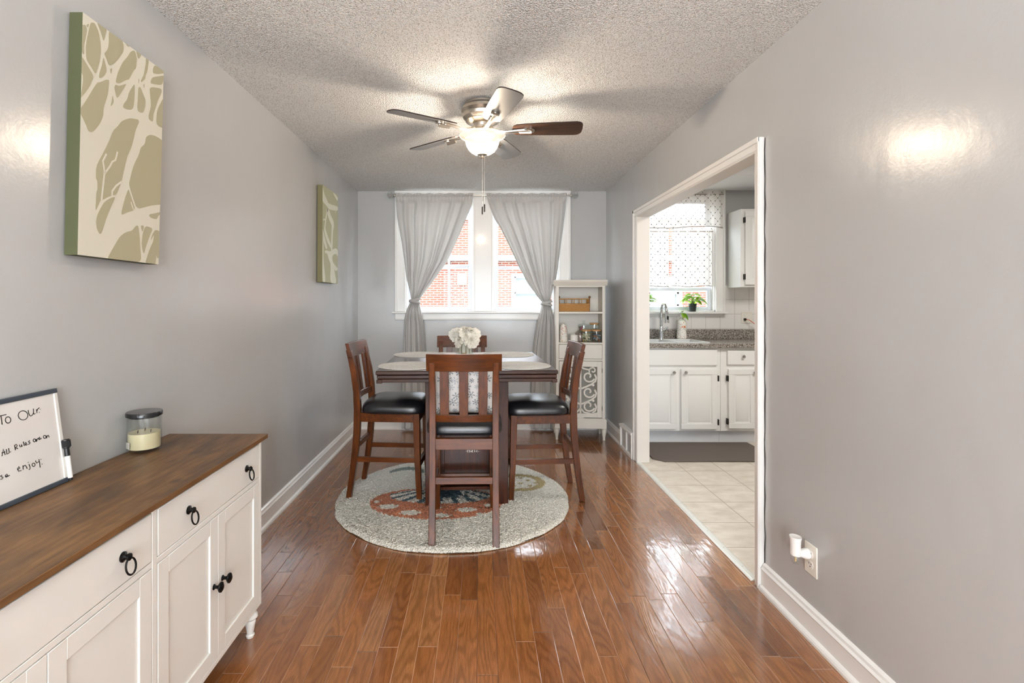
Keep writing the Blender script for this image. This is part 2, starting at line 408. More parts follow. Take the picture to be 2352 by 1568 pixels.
def wall_with_holes(x0, x1, y0, y1, z0, z1, holes):
    m = MB(); x = x0
    for (a, b, c, d) in holes:
        m.box(x, a, y0, y1, z0, z1); m.box(a, b, y0, y1, z0, c); m.box(a, b, y0, y1, d, z1); x = b
    m.box(x, x1, y0, y1, z0, z1); return m
struct('wall_back', wall_with_holes(XL - .12, 1.369, YB, YB + .18, -.08, ZC, [(*W1, *WZ), (*W2, *WZ)]), WALL)
struct('wall_rear', wall_with_holes(XL - .12, 1.369, YR - .12, YR, -.08, ZC, [(-.95, .95, .55, 2.1)]), WALL)
KB = 5.18; W3 = (1.515, 2.435, 1.20, 2.385); KZ = 2.60; SOF = 2.453
struct('wall_kitchen_back', wall_with_holes(1.369, 3.95, KB, KB + .14, -.08, KZ, [W3]), WALL)
struct('wall_kitchen_right', MB().box(3.95, 4.05, .7, KB + .14, -.08, KZ), WALL)
struct('wall_kitchen_rear', MB().box(1.355, 4.05, .6, .7, -.08, KZ), WALL)
KC = plain('kitchen_ceiling_paint', srgb(238, 238, 238), .6)
c = MB(); c.box(1.369, 4.05, .6, KB + .14, KZ, KZ + .08); c.box(1.369, 3.95, 4.54, KB, SOF, KZ)
struct('ceiling_kitchen', c, KC)
struct('trim_backsplash', MB().box(1.369, 3.95, KB - .006, KB, .9, 1.2).box(2.53, 3.95, KB - .006, KB, 1.2, 1.47), wall_tile())

# windows -------------------------------------------------------------------
def sash(mb, x0, x1, z0, z1, y, st, rb, rt, d=.03):
    mb.box(x0, x0 + st, y, y + d, z0, z1); mb.box(x1 - st, x1, y, y + d, z0, z1)
    mb.box(x0 + st, x1 - st, y, y + d, z0, z0 + rb); mb.box(x0 + st, x1 - st, y, y + d, z1 - rt, z1)
def window(name, x0, x1, z0, z1, y, zm, st=.045):
    fr = MB(); fd = .12; t = .014
    fr.box(x0, x0 + t, y, y + fd, z0, z1); fr.box(x1 - t, x1, y, y + fd, z0, z1); fr.box(x0, x1, y, y + fd, z1 - t, z1); fr.box(x0, x1, y, y + fd, z0, z0 + t)
    for xx, s_ in ((x0 + t, 1), (x1 - t, -1)):
        fr.box(min(xx, xx + s_ * .008), max(xx, xx + s_ * .008), y + .03, y + .045, z0 + t, z1 - t)
    w_ = struct(name, fr, WHITE, bevel=.002)
    a, b = x0 + t, x1 - t
    lo = MB(); sash(lo, a, b, z0 + t, zm + .018, y + .05, st, .035, .032); l_ = lo.build('sash', VINYL, w_, bevel=.003)
    up = MB(); sash(up, a, b, zm - .016, z1 - t, y + .085, st, .03, .035); u_ = up.build('sash', VINYL, w_, bevel=.003)
    MB().box(a + st, b - st, y + .063, y + .066, z0 + t + .035, zm - .014).build('pane', PANE, l_)
    MB().box(a + st, b - st, y + .098, y + .101, zm + .014, z1 - t - .035).build('pane', PANE, u_)
    lk = MB(); xm = (a + b) / 2; lk.box(xm - .02, xm + .02, y + .052, y + .075, zm + .018, zm + .03); lk.build('sash_lock', WHITE, l_, bevel=.002)
    return w_
window('window_1', *W1, *WZ, YB + .01, 1.664)
window('window_2', *W2, *WZ, YB + .01, 1.652)
window('window_3', W3[0], W3[1], W3[2], W3[3], KB + .0, 1.43, .05)
def profile_strip(mb, x0, x1, z0, z1, y, d=.022, bead=.016):   # flat casing with raised outer bead on one side
    mb.box(x0, x1, y - d * .7, y, z0, z1)
t = MB()
for (a, b, s_) in ((-.870, -.757, -1), (.802, .921, 1)):
    t.box(a, b, YB - .016, YB, 1.202, ZC)
    o_ = a if s_ < 0 else b - .026; t.box(o_, o_ + .026, YB - .026, YB, 1.202, ZC)
    i_ = b - .018 if s_ < 0 else a; t.box(i_, i_ + .018, YB - .021, YB, 1.202, 2.373)
t.box(-.844, .895, YB - .0155, YB, 2.365, ZC); t.box(-.87, .921, YB - .028, YB, 2.408, ZC)
t.box(-.069, .127, YB - .015, YB + .13, 1.202, 2.365)
t.box(-.075, -.055, YB - .02, YB, 1.202, 2.365); t.box(.113, .133, YB - .02, YB, 1.202, 2.365)
struct('trim_1', t, WHITE, bevel=.003)
t = MB(); t.box(-.893, .940, YB - .065, YB + .01, 1.184, 1.202); t.box(-.868, .921, YB - .02, YB, 1.117, 1.184); t.box(-.868, .921, YB - .028, YB, 1.117, 1.13)
struct('trim_2', t, WHITE, bevel=.004)
# kitchen window casing and stool
t = MB(); t.box(2.43, 2.525, KB - .02, KB, 1.2, SOF); t.box(2.505, 2.525, KB - .028, KB, 1.2, SOF); t.box(1.425, 1.52, KB - .02, KB, 1.2, SOF)
t.box(1.52, 2.43, KB - .02, KB, 2.38, SOF)
struct('trim_3', t, WHITE, bevel=.003)
struct('trim_4', MB().box(1.40, 2.53, KB - .075, KB + .05, 1.178, 1.2).box(1.42, 2.5, KB - .018, KB, 1.150, 1.178), WHITE, bevel=.004)

# opening to the kitchen: jambs, casing, threshold
j = MB(); j.box(1.2675, 1.369, D1, D1 + .019, 0, DH + .018); j.box(1.2675, 1.369, D0 - .019, D0, 0, DH + .018); j.box(1.2675, 1.369, D0, D1, DH, DH + .018)
struct('trim_5', j, JAMB, bevel=.002)
cs = MB(); X0 = 1.264; CT = 2.048
RV = .005; cs.box(X0, XR, D1 + RV, 4.135, 0, CT); cs.box(X0 - .008, X0, 4.11, 4.135, 0, CT)
cs.box(X0, XR, 2.268, D0 - RV, 0, CT); cs.box(X0 - .006, X0, 2.268, 2.280, 0, CT)
cs.box(X0, XR, D0 - RV, D1 + RV, DH + RV, CT); cs.box(X0 - .008, X0, 2.268, 4.135, CT - .022, CT); cs.box(X0 - .004, X0, 2.29, 4.11, DH + .008, DH + .016)
struct('trim_6', cs, WHITE, bevel=.004)
# dark strip laid over the damaged gap beside the near casing
struct('trim_7', MB().ribbon([(2.262 + .003 * math.sin(k * 2.3) + .002 * math.sin(k * 5.1), .12 + k * .06) for k in range(33)], [.006 + .003 * math.sin(k * 1.7) for k in range(33)], 0, .001, lambda a, b, h: (XR - .001 + h - .0008, a, b)), plain('dark_gap_strip', srgb(70, 66, 62), .9))
th = MB(); th.prism([(1.262, 0), (1.266, .004), (1.275, .007), (1.292, .007), (1.302, .004), (1.306, 0)], D0 + .02, 4.06, lambda a, b, h: (a, h, b))
for k in range(9): th.lathe([(.003, 0), (.003, .0012), (.001, .0016)], 8, c=(1.284, 2.45 + k * .19, .0068), mi=1)
struct('trim_8', th, [plain('threshold_metal', srgb(222, 222, 216), .35, .3), STEELK])

# baseboards
BASEP = [(0, 0), (.030, 0), (.030, .010), (.026, .018), (.018, .023), (.016, .024), (.016, .088), (.020, .096), (.013, .104), (.011, .114), (.004, .120), (0, .122)]
struct('baseboard_left', MB().prism(BASEP, YR, YB, lambda a, b, h: (XL + a, h, b)), WHITE)
struct('baseboard_right', MB().prism(BASEP, YR, 2.262, lambda a, b, h: (XR - a, h, b)).prism(BASEP, 4.49, YB, lambda a, b, h: (XR - a, h, b)), WHITE)
struct('baseboard_back', MB().prism(BASEP, XL + .03, XR - .03, lambda a, b, h: (h, YB - a, b)), WHITE)
# return grille between baseboard and kitchen casing
v = thing('air_vent', 'white box vent grille at floor level between right baseboard and kitchen opening', 'vent', (XR, 4.31, 0))
fr = MB(); fr.box(-.045, 0, -.172, .178, .195, .215); fr.box(-.04, 0, .150, .172, 0, .195); fr.box(-.04, 0, -.172, -.150, 0, .195); fr.box(-.04, 0, -.150, .150, 0, .028); fr.box(-.036, 0, -.012, .012, .028, .195)
fr.build('frame', WHITE, v, bevel=.002)
g = MB()
for a, b in ((-.150, -.012), (.012, .150)):
    g.box(-.018, -.012, a, b, .028, .195)
    for k in range(14): z = .034 + k * .0116; g.box(-.026, -.016, a, b, z, z + .004)
g.build('grille', plain('grille_enamel', srgb(214, 212, 210), .4), v)

# outdoors ------------------------------------------------------------------
struct('ground', MB().box(-14, 16, 5.4, 17, -1.0, -.9), plain('concrete_ground', srgb(120, 118, 112), .9, var=.1))
struct('wall_sky_blocker', MB().box(-10, 12, 5.32, 5.5, 2.9, 7.5), plain('sky_blocker_brick', srgb(140, 90, 75), .9))  # unseen upper wall added to block sky light from the brick building
BW = thing('brick_building', 'red brick building across the alley seen through the windows', 'building', (0, 15, -.9))
BR = brick()
def bz(z): return z + .9
BWH = 3.75
m = wall_with_holes(-9, 12, 0, .3, 0, bz(BWH), [(1.02, 2.0, bz(1.08), bz(2.06)), (5.05, 5.95, bz(1.18), bz(1.95))])
m.build('wall', BR, BW)
MB().box(-9, 12, -.22, 0, bz(2.52), bz(2.64)).box(-9, 12, -.3, -.2, bz(2.60), bz(2.68)).build('gutter', plain('pale_green_gutter', srgb(150, 168, 165), .5), BW)
MB().tube([(-.93, -.06, 0), (-.93, -.06, bz(2.55))], .035, 10).build('downspout', plain('white_downspout', srgb(205, 200, 195), .5), BW)
MB().box(-.68, -.40, -.10, 0, bz(1.80), bz(2.12)).tube([(-.5, -.05, bz(1.8)), (-.42, -.05, bz(.2))], .012, 6).build('utility_box', plain('tan_metal_box', srgb(205, 150, 115), .6), BW, bevel=.01)
for (a, b, c_, d) in ((1.02, 2.0, 1.08, 2.06), (5.05, 5.95, 1.18, 1.95)):
    f = MB(); e = .09
    f.box(a - e, b + e, -.05, .04, bz(d), bz(d) + e); f.box(a - e, b + e, -.06, .05, bz(c_) - .06, bz(c_)); f.box(a - e, a, -.05, .04, bz(c_), bz(d)); f.box(b, b + e, -.05, .04, bz(c_), bz(d))
    mid = (c_ + d) / 2; f.box(a, b, .02, .08, bz(mid) - .03, bz(mid) + .03); f.box(a, a + .05, .02, .08, bz(c_), bz(d)); f.box(b - .05, b, .02, .08, bz(c_), bz(d)); f.box(a, b, .02, .08, bz(d) - .05, bz(d)); f.box(a, b, .02, .08, bz(c_), bz(c_) + .05)
    wf = f.build('window', plain('white_outdoor_window', srgb(235, 235, 235), .5), BW)
    MB().box(a, b, .1, .12, bz(c_), bz(d)).build('pane', plain('dull_window_pane', srgb(120, 130, 128), .15), wf)
MB().box(-9, 12, -.1, .4, bz(BWH), bz(BWH) + .16).build('coping', plain('white_coping', srgb(225, 225, 225), .6), BW)
# ================================================================ CEILING FAN
fan = thing('ceiling_fan', 'five-bladed flush-mount ceiling fan with lit frosted glass bowl and pull chains', 'ceiling fan', (.012, 2.87, ZC))
def fz(z): return z - ZC
MB().lathe([(.100, fz(2.4302)), (.108, fz(2.428)), (.108, fz(2.417)), (.112, fz(2.412)), (.121, fz(2.404)), (.122, fz(2.388)), (.112, fz(2.374)), (.114, fz(2.368)), (.110, fz(2.352)), (.094, fz(2.336)), (.096, fz(2.332)), (.080, fz(2.322)), (.052, fz(2.316)), (.05, fz(2.30)), (.066, fz(2.296)), (.066, fz(2.284)), (.05, fz(2.278)), (.05, fz(2.262)), (.07, fz(2.258)), (.07, fz(2.250)), (.03, fz(2.247))], 48).build('motor_housing', NICKEL, fan, smooth=True, angle=30)
BL = (plain('silver_grey_blade', srgb(122, 122, 122), .35, coat=.2), plain('dark_blade_edge', srgb(40, 28, 22), .5))
BD = (wood('walnut_blade', srgb(52, 36, 28), srgb(86, 62, 48), srgb(44, 30, 24), .32, 0, 1, .2, .2), BL[1])
blade0 = None
for k in range(5):
    ang = math.radians(212 + 72 * k); br = k == 2
    root = Matrix.Rotation(ang, 4, 'Z') @ Matrix.Translation((0, 0, fz(2.282))) @ Matrix.Rotation(math.radians(-12), 4, 'X')
    # outline of a blade in its own plane
    pts = [(.172, -.020), (.178, -.038), (.195, -.050), (.25, -.057), (.40, -.064), (.53, -.067)]
    pts += [(.53 + .036 * math.sin(q), -.067 + .036 * (1 - math.cos(q))) for q in (.5, 1.0, 1.45)]
    pts += [(.568, 0)] + [(x, -y) for x, y in reversed(pts)]
    b = MB(); n = len(pts)
    b.add([(x, y, -.003) for x, y in pts] + [(x, y, .003) for x, y in pts], [tuple(reversed(range(n)))], mi=0)
    b.f.append(list(range(n, 2 * n))); b.m.append(1)
    for i in range(n): j_ = (i + 1) % n; b.f.append([i, j_, n + j_, n + i]); b.m.append(1)
    o = b.build('blade', list(BD if br else BL), fan); o.matrix_local = root
    if br: o['label'] = 'dark walnut blade'
    a = MB()
    a.tube([(-.135, 0, -.004), (-.10, 0, -.012), (-.05, 0, -.016), (.0, 0, -.012), (.05, 0, -.008)], [.009, .009, .008, .009, .010], 8, flat=1.6)
    a.tube([(.02, 0, -.010), (.09, 0, -.010)], [.020, .022], 12, flat=.35); a.lathe([(.024, -.006), (.024, -.013), (.018, -.016)], 16, c=(.085, 0, 0))
    for q in (-.008, 0, .008): a.tube([(.02, q, -.018), (.085, q, -.018)], .003, 6)
    a2 = a.build('blade_bracket', NICKEL, o, smooth=True); a2.location = (.19, 0, .002)
prof = [(.131, 2.253), (.132, 2.250), (.122, 2.243), (.106, 2.234), (.098, 2.222), (.094, 2.205), (.086, 2.184), (.072, 2.164), (.052, 2.150), (.026, 2.143)]
bowl = MB(); bowl.lathe([(r, fz(z)) for r, z in prof], 56, caps=False)
bowl.build('light_bowl', frosted(), fan, smooth=True, angle=0)
MB().lathe([(.028, fz(2.146)), (.03, fz(2.140)), (.022, fz(2.136)), (.012, fz(2.134)), (.013, fz(2.125)), (.008, fz(2.119)), (.002, fz(2.117))], 24).build('finial', NICKEL, fan, smooth=True)
for dx, zb, zc in ((-.0, 1.798, 2.03), (.0125, 1.812, 2.045)):
    c = MB()
    c.tube([(dx, -.012, fz(2.13)), (dx, -.012, fz(zb) + .045)], .0011, 6); c.lathe([(.0022, 0), (.0022, .012)], 8, c=(dx, -.012, fz(zc)))
    ch = c.build('pull_chain', NICKEL, fan)
    MB().lathe([(.002, 0), (.0038, .004), (.0038, .04), (.002, .046)], 12, c=(dx, -.012, fz(zb))).build('chain_weight', plain('dark_bronze', srgb(60, 52, 44), .35, .7), ch, smooth=True)

# ================================================================ CANVASES
CREAM_C = plain('canvas_cream', srgb(214, 210, 194), .75, bump=.1, bscale=300)
KHAKI = plain('canvas_khaki', srgb(170, 164, 136), .8, bump=.1, bscale=300)
OLIVE = plain('canvas_olive_side', srgb(76, 80, 52), .8)
CREAM2 = plain('canvas_pale_cream', srgb(218, 218, 200), .75); KHAKI2 = plain('canvas_sage', srgb(180, 180, 150), .8); OLIVE2 = plain('canvas_brown_olive_side', srgb(118, 112, 80), .8)
XF = -1.205
def clip_poly(poly, quad):            # Sutherland-Hodgman against a convex quad
    def inside(p, a, b): return (b[0] - a[0]) * (p[1] - a[1]) - (b[1] - a[1]) * (p[0] - a[0]) >= 0
    area = sum(quad[i][0] * quad[(i + 1) % 4][1] - quad[(i + 1) % 4][0] * quad[i][1] for i in range(4))
    if area < 0: quad = quad[::-1]
    out = poly
    for i in range(4):
        a, b = quad[i], quad[(i + 1) % 4]; inp = out; out = []
        for k in range(len(inp)):
            p, q = inp[k - 1], inp[k]
            pi_, qi = inside(p, a, b), inside(q, a, b)
            if pi_ != qi:
                d = (b[0] - a[0], b[1] - a[1]); e = (q[0] - p[0], q[1] - p[1])
                den = d[0] * e[1] - d[1] * e[0]
                if abs(den) > 1e-12:
                    t_ = (d[0] * (a[1] - p[1]) - d[1] * (a[0] - p[0])) / den * 1.0
                    t_ = ((a[0] - p[0]) * d[1] - (a[1] - p[1]) * d[0]) / (e[0] * d[1] - e[1] * d[0])
                    out.append((p[0] + e[0] * t_, p[1] + e[1] * t_))
            if qi: out.append(q)
        if not out: return []
    return out
def smooth_poly(poly, it=2):
    for _ in range(it):
        o = []
        for k in range(len(poly)):
            a, b = poly[k], poly[(k + 1) % len(poly)]
            o += [(a[0] * .8 + b[0] * .2, a[1] * .8 + b[1] * .2), (a[0] * .2 + b[0] * .8, a[1] * .2 + b[1] * .8)]
        poly = o
    return poly
def canvas(label, quad, blobs, over, mats, center):
    t = thing('canvas_art', label, 'wall art', (XL + .006, center[0], center[1]))
    L = lambda a, b, h: (XF + h - (XL + .006), a - center[0], b - center[1])
    MB().prism(quad, -.040, 0, L).build('canvas', [mats[0], mats[1], mats[2]], t)
    body = t.children[0]
    for p in body.data.polygons:
        p.material_index = 0 if p.normal.x > .9 else 2
    pm = MB()
    for bl in blobs:
        q = clip_poly(smooth_poly([onX(x, y, XF) for x, y in bl]), quad)
        if len(q) > 2: pm.prism(q, .0001, .0006, L)
    for st, w_ in over[0]:
        pm.ribbon([onX(x, y, XF) for x, y in st], w_, .0004, .0010, L, mi=1)
    pm.build('painted_branches', [mats[1], mats[0]], t)
    for z in (-.33, .30): MB().box(-.006, .0, -.15, .15, z, z + .02).build('stretcher_bar', SIDEEDGE, t)
    return t
A = lambda pts: [(150 + .2041 * x, 10 + .2041 * y) for x, y in pts]
B = lambda pts: [(140 + .2041 * x, 300 + .2041 * y) for x, y in pts]
blobsA = [A(p) for p in (
 [(180,230),(228,228),(245,290),(225,390),(208,470),(212,570),(186,545),(180,400)],
 [(283,203),(330,208),(375,310),(395,430),(400,520),(390,620),(370,700),(340,790),(300,720),(245,640),(232,590),(228,480),(240,390),(262,290)],
 [(236,230),(268,214),(252,268)],
 [(170,590),(186,590),(215,630),(255,700),(310,790),(315,830),(290,880),(280,910),(225,990),(190,1030),(160,1070),(185,960),(198,850),(195,800),(182,760),(160,720)],
 [(380,206),(470,255),(455,330),(430,425),(400,320),(355,206)],
 [(487,270),(635,390),(655,460),(655,530),(600,610),(545,670),(490,695),(455,600),(435,550),(470,515),(487,460)],
 [(430,590),(470,745),(440,800),(400,830),(375,825),(385,760),(410,690),(420,620)],
 [(355,880),(400,872),(460,845),(495,850),(480,1000),(460,1070),(430,1160),(425,1260),(385,1350),(320,1425),(285,1440),(255,1425),(235,1360),(175,1240),(160,1200),(172,1165),(235,1075),(300,970)],
 [(665,415),(745,465),(705,480),(685,455)],
 [(780,515),(735,530),(700,590),(645,650),(610,720),(585,780),(565,865),(575,885),(610,890),(680,850),(715,848),(765,745),(795,720),(800,650),(805,610)],
 [(560,900),(600,918),(650,905),(690,890),(640,975),(580,1065),(560,990),(550,940)],
 [(530,1015),(547,1100),(507,1155),(520,1090)],
 [(780,890),(780,1000),(775,1090),(765,1165),(735,1187),(690,1180),(648,1160),(655,1120),(695,1070),(715,990),(745,940)],
 [(820,930),(845,930),(875,1010),(902,1070),(900,1140),(885,1195),(865,1225),(815,1200),(808,1150),(815,1040)],
 [(790,505),(860,560),(820,625)],
 [(905,600),(940,625),(930,690),(920,760),(900,800),(900,835),(855,880),(848,855),(880,800),(890,740),(905,660)],
 [(1005,680),(1115,745),(1115,775),(1040,785),(985,775),(985,720)],
 [(1115,800),(1090,905),(1040,905),(960,890),(960,860),(980,820),(1040,810)],
 [(945,925),(1080,945),(1085,990),(1040,1080),(1010,1180),(990,1240),(985,1325),(940,1295),(935,1250),(965,1140),(955,1040)],
 [(1110,1040),(1110,1400),(1045,1370),(1020,1330),(1030,1200),(1060,1130)],
 [(498,728),(527,713),(515,792)], [(875,900),(890,895),(885,950)], [(822,830),(832,850),(822,900)])]
blobsB = [B(p) for p in (
 [(889,-121),(789,-141),(739,-131),(679,-106),(639,-51),(584,-1),(545,100),(510,180),(440,310),(405,380),(393,440),(390,530),(408,570),(410,660),(395,690),(388,890),(395,893),(450,770),(475,778),(520,750),(580,728),(625,722),(685,560),(700,480),(730,350),(745,290),(790,190),(820,80),(835,0)],
 [(485,800),(560,755),(615,742),(560,860),(510,980),(455,1160),(430,1160),(400,1100),(392,1020),(405,950),(440,880)],
 [(1150,120),(1100,80),(1050,55),(1000,45),(955,70),(945,150),(895,190),(880,260),(820,380),(790,480),(765,590),(770,625),(845,888),(980,850),(1040,838),(1150,830)],
 [(757,630),(662,958),(745,920),(840,890),(795,740)],
 [(1150,905),(1060,930),(1000,938),(990,960),(1020,985),(1080,998),(1095,950),(1150,940)],
 [(528,1450),(528,1420),(590,1310),(660,1190),(730,1140),(800,1125),(840,1070),(870,1065),(885,1200),(890,1300),(905,1500)],
 [(895,1065),(935,1068),(915,1150)],
 [(945,1068),(1035,1098),(1000,1180),(960,1290),(930,1400),(905,1290),(915,1170)],
 [(1060,1110),(1130,1140),(1130,1420),(1080,1440),(1075,1380),(1062,1520),(945,1500),(975,1390),(1010,1300),(1040,1240),(1045,1165),(1010,1240),(1020,1180)])]
twigs = [(B(p), w_) for p, w_ in (([(455,780),(475,600),(487,490),(490,460),(470,340),(510,262)], .0062), ([(492,480),(550,400),(575,350),(612,330),(635,237)], .006),
         ([(575,735),(575,680),(620,620),(680,575)], .0062), ([(785,800),(815,890)], .004), ([(757,625),(845,890)], .006))]
q1 = [(1.518, 2.178), (1.906, 2.178), (1.875, 1.440), (1.498, 1.441)]
canvas('large khaki and cream tree branch canvas on left wall above the sideboard', q1, blobsA + blobsB, (twigs,), (CREAM_C, KHAKI, OLIVE), (1.70, 1.81))
C_ = lambda pts: [(700 + .17857 * x, 400 + .17857 * y) for x, y in pts]
q2 = [(3.828, 2.195), (4.238, 2.203), (4.232, 1.453), (3.820, 1.452)]
# sage ground with cream boughs: here the cream shapes are the painted ones
creams = [C_(p) for p in (
 [(225,140),(245,240),(290,340),(300,370),(350,395),(380,400),(430,420),(430,460),(400,470),(340,460),(300,440),(290,420),(240,360),(225,340)],
 [(355,225),(395,260),(430,310),(430,345),(405,330)],
 [(285,430),(310,450),(330,520),(370,600),(375,680),(362,720),(355,985),(333,985),(345,700),(345,650),(300,560)],
 [(405,460),(400,480),(388,520),(395,480)],
 [(284,440),(302,450),(270,620),(262,700),(300,810),(338,910),(335,960),(280,850),(245,730),(262,600)],
 [(225,690),(245,760),(270,860),(292,960),(270,960),(250,900),(225,800)],
 [(255,1010),(265,975),(330,995),(360,965),(400,950),(430,985),(430,1070),(405,1025),(375,1025),(350,1060),(360,1130),(395,1180),(430,1215),(400,1250),(375,1210),(412,1410),(325,1400),(335,1150),(310,1100),(290,1020)],
 [(225,700),(240,900),(238,1100),(270,1390),(225,1390)],
 [(238,575),(262,572),(262,592),(238,592)])]
canvas('smaller sage and cream tree branch canvas on left wall near the window', q2, creams, ([],), (KHAKI2, CREAM2, OLIVE2), (4.03, 1.826))

# ================================================================ SIDEBOARD
SB = thing('sideboard', 'long cream sideboard with dark wood top and black ring pulls against left wall', 'sideboard', (-1.04, 1.29, 0))
sx, sy = -1.04, 1.29
def sl(x, y, z): return (x - sx, y - sy, z)
def sbox(m, x0, x1, y0, y1, z0, z1, mi=None): return m.box(x0 - sx, x1 - sx, y0 - sy, y1 - sy, z0, z1, mi=mi)
Y0s, Y1s, XFs, ZT = .62, 1.965, -.878, .776
tp = sbox(MB(), -1.236, -.844, Y0s - .03, 1.992, ZT - .017, ZT)
top = tp.build('top', [SIDETOP, SIDEEDGE], SB, bevel=.0015)
for p in top.data.polygons:
    if abs(p.normal.z) < .5: p.material_index = 1
bd = MB(); sbox(bd, -1.228, XFs, Y0s, Y1s, .118, ZT - .017); bd.build('body', CREAMW, SB, bevel=.002)
fm = MB()   # face frame
for (a, b) in ((1.947, 1.965), (1.311, 1.331), (.655, .675), (Y0s, .64)): sbox(fm, XFs, -.8585, a, b, .118, ZT - .017)
for (p_, q_) in ((.64, .655), (.675, 1.311), (1.331, 1.947)):
    for (r_, s_) in ((.604, .620), (.118, .135), (ZT - .026, ZT - .017)): sbox(fm, XFs, -.8588, p_, q_, r_, s_)
fm.build('face_frame', CREAMW, SB, bevel=.0015)
def ring_pull(parent, y, z):
    m = MB(); T = Matrix.Translation(sl(-.858, y, z)) @ Matrix.Rotation(PI / 2, 4, 'Y')
    m.lathe([(.0125, 0), (.0125, .003), (.008, .006), (.0055, .010), (.009, .014), (.0085, .018), (.004, .021), (.001, .022)], 20, T=T)
    pts = [sl(-.858 + .016 + .006 * (1 - math.cos(a)) * .6, y + .0165 * math.sin(a), z - .022 + .019 * math.cos(a)) for a in [2 * PI * k / 28 for k in range(28)]]
    m.tube(pts, .0024, 8, closed=True)
    m.build('ring_pull', BLACKM, parent, smooth=True)
def knob(parent, y, z):
    m = MB(); T = Matrix.Translation(sl(-.858, y, z)) @ Matrix.Rotation(PI / 2, 4, 'Y')
    m.lathe([(.008, 0), (.008, .002), (.0048, .005), (.0045, .013), (.011, .018), (.0145, .022), (.014, .026), (.008, .030), (.001, .031)], 24, T=T, sx=1.15)
    m.build('knob', BLACKM, parent, smooth=True)
for (a, b) in ((1.333, 1.945), (.677, 1.309)):
    d = sbox(MB(), XFs, -.858, a + .001, b - .001, .622, ZT - .028).build('drawer', CREAMW, SB, bevel=.002)
    w_ = b - a
    ring_pull(d, b - .107, .688); ring_pull(d, a + .140, .688)
    mid = (a + b) / 2
    for (p, q, s_) in ((a + .001, mid - .001, 1), (mid + .001, b - .001, -1)):
        m = MB(); st = .046; z0, z1 = .137, .602
        sbox(m, XFs, -.858, p, p + st, z0, z1); sbox(m, XFs, -.858, q - st, q, z0, z1); sbox(m, XFs, -.858, p + st, q - st, z0, z0 + st); sbox(m, XFs, -.858, p + st, q - st, z1 - st, z1)
        sbox(m, XFs, -.8635, p + st, q - st, z0 + st, z1 - st)
        dr = m.build('door', CREAMW, SB, bevel=.0012)
        knob(dr, (q - .026) if s_ > 0 else (p + .026), .382)
for (x, y) in ((-.893, 1.944), (-1.19, 1.944), (-.893, .66), (-1.19, .66)):
    MB().lathe([(.024, .118), (.024, .108), (.016, .102), (.027, .088), (.028, .078), (.018, .068), (.021, .060), (.017, .045), (.012, .014), (.016, .010), (.013, 0)], 20, c=(x - sx, y - sy, 0)).build('foot', CREAMW, SB, smooth=True)

# candle ---------------------------------------------------------------------
cd = thing('jar_candle', 'glass jar candle with black lid standing on the sideboard top', 'candle', (-1.186, 1.768, ZT))
R = .053
MB().lathe([(R - .008, 0), (R - .002, .002), (R, .008), (R, .124), (R - .0035, .124), (R - .0035, .012), (.001, .010)], 48, caps=False).build('glass_jar', GLASS, cd, smooth=True, angle=50)
WAX = plain('cream_wax', srgb(224, 208, 168), .45, sheen=.1)
wx = MB().lathe([(.002, .0115), (R - .005, .0125), (R - .0042, .018), (R - .0042, .066), (R - .008, .0655), (.002, .065)], 40).build('wax', WAX, cd, smooth=True, angle=50)
for a in (0, 2.1, 4.2): MB().tube([(.022 * math.cos(a), .022 * math.sin(a), .064), (.022 * math.cos(a) + .002, .022 * math.sin(a), .075)], .0012, 6).build('wick', BLACKP, wx)
MB().lathe([(R - .006, .119), (R - .005, .124), (R + .003, .1245), (R + .003, .136), (R + .001, .1385), (.001, .139)], 48).build('lid', plain('black_gloss_lid', srgb(30, 30, 32), .18, .3), cd, smooth=True, angle=40)
MB().grid(8, 1, lambda u, v: ((R + .0006) * math.cos(3.9 + u * .5), (R + .0006) * math.sin(3.9 + u * .5), .018 + v * .022)).build('barcode_label', plain('clear_print', srgb(180, 175, 165), .5), cd)

# whiteboard -------------------------------------------------------------------
p_bot = Vector((-1.207, 1.28, ZT)); up_ = Vector((-.036, 0, .272)).normalized(); al = Vector((0, 1, 0)); nn = al.cross(up_).normalized() * -1
nn = up_.cross(al).normalized()
if nn.x < 0: nn = -nn
WBW, WBH = .38, .274
y_r = 1.463
wb = thing('whiteboard', 'small framed whiteboard with handwritten black text leaning on wall atop sideboard', 'whiteboard', (-1.207, y_r - WBW / 2, ZT))
org = Vector((-1.207, y_r - WBW / 2, ZT))
def wl(u, v, h): return tuple(al * u + up_ * v + nn * h)    # local point of the board
def wbx(m, u0, u1, v0, v1, h0, h1, mi=None):
    return m.hexa([wl(u0, v0, h0), wl(u1, v0, h0), wl(u1, v1, h0), wl(u0, v1, h0)], [wl(u0, v0, h1), wl(u1, v0, h1), wl(u1, v1, h1), wl(u0, v1, h1)], mi=mi)
hw = WBW / 2
bp = wbx(MB(), -hw + .004, hw - .004, .006, WBH - .004, -.003, .003).build('board', plain('whiteboard_surface', srgb(226, 221, 216), .12, coat=.6, coatr=.05), wb)
DK = plain('slate_blue_frame', srgb(62, 70, 80), .4, .2)
for v_ in (0, WBH - .013): wbx(MB(), -hw, hw, v_, v_ + .013, -.006, .007).build('frame_rail', DK, wb, bevel=.0015)
FS = plain('white_frame_side', srgb(222, 218, 212), .35)
for u_ in (-hw, hw - .012): wbx(MB(), u_, u_ + .012, .013, WBH - .013, -.005, .006).build('frame_side', FS, wb, bevel=.0015)
S_ = lambda pts: [(.1913 * x, 880 + .1913 * y) for x, y in pts]
def ell(cx, cy, rx, ry, n=16, a0=0, a1=2 * PI): return [(cx + rx * math.cos(a0 + (a1 - a0) * k / n), cy + ry * math.sin(a0 + (a1 - a0) * k / n)) for k in range(n + 1)]
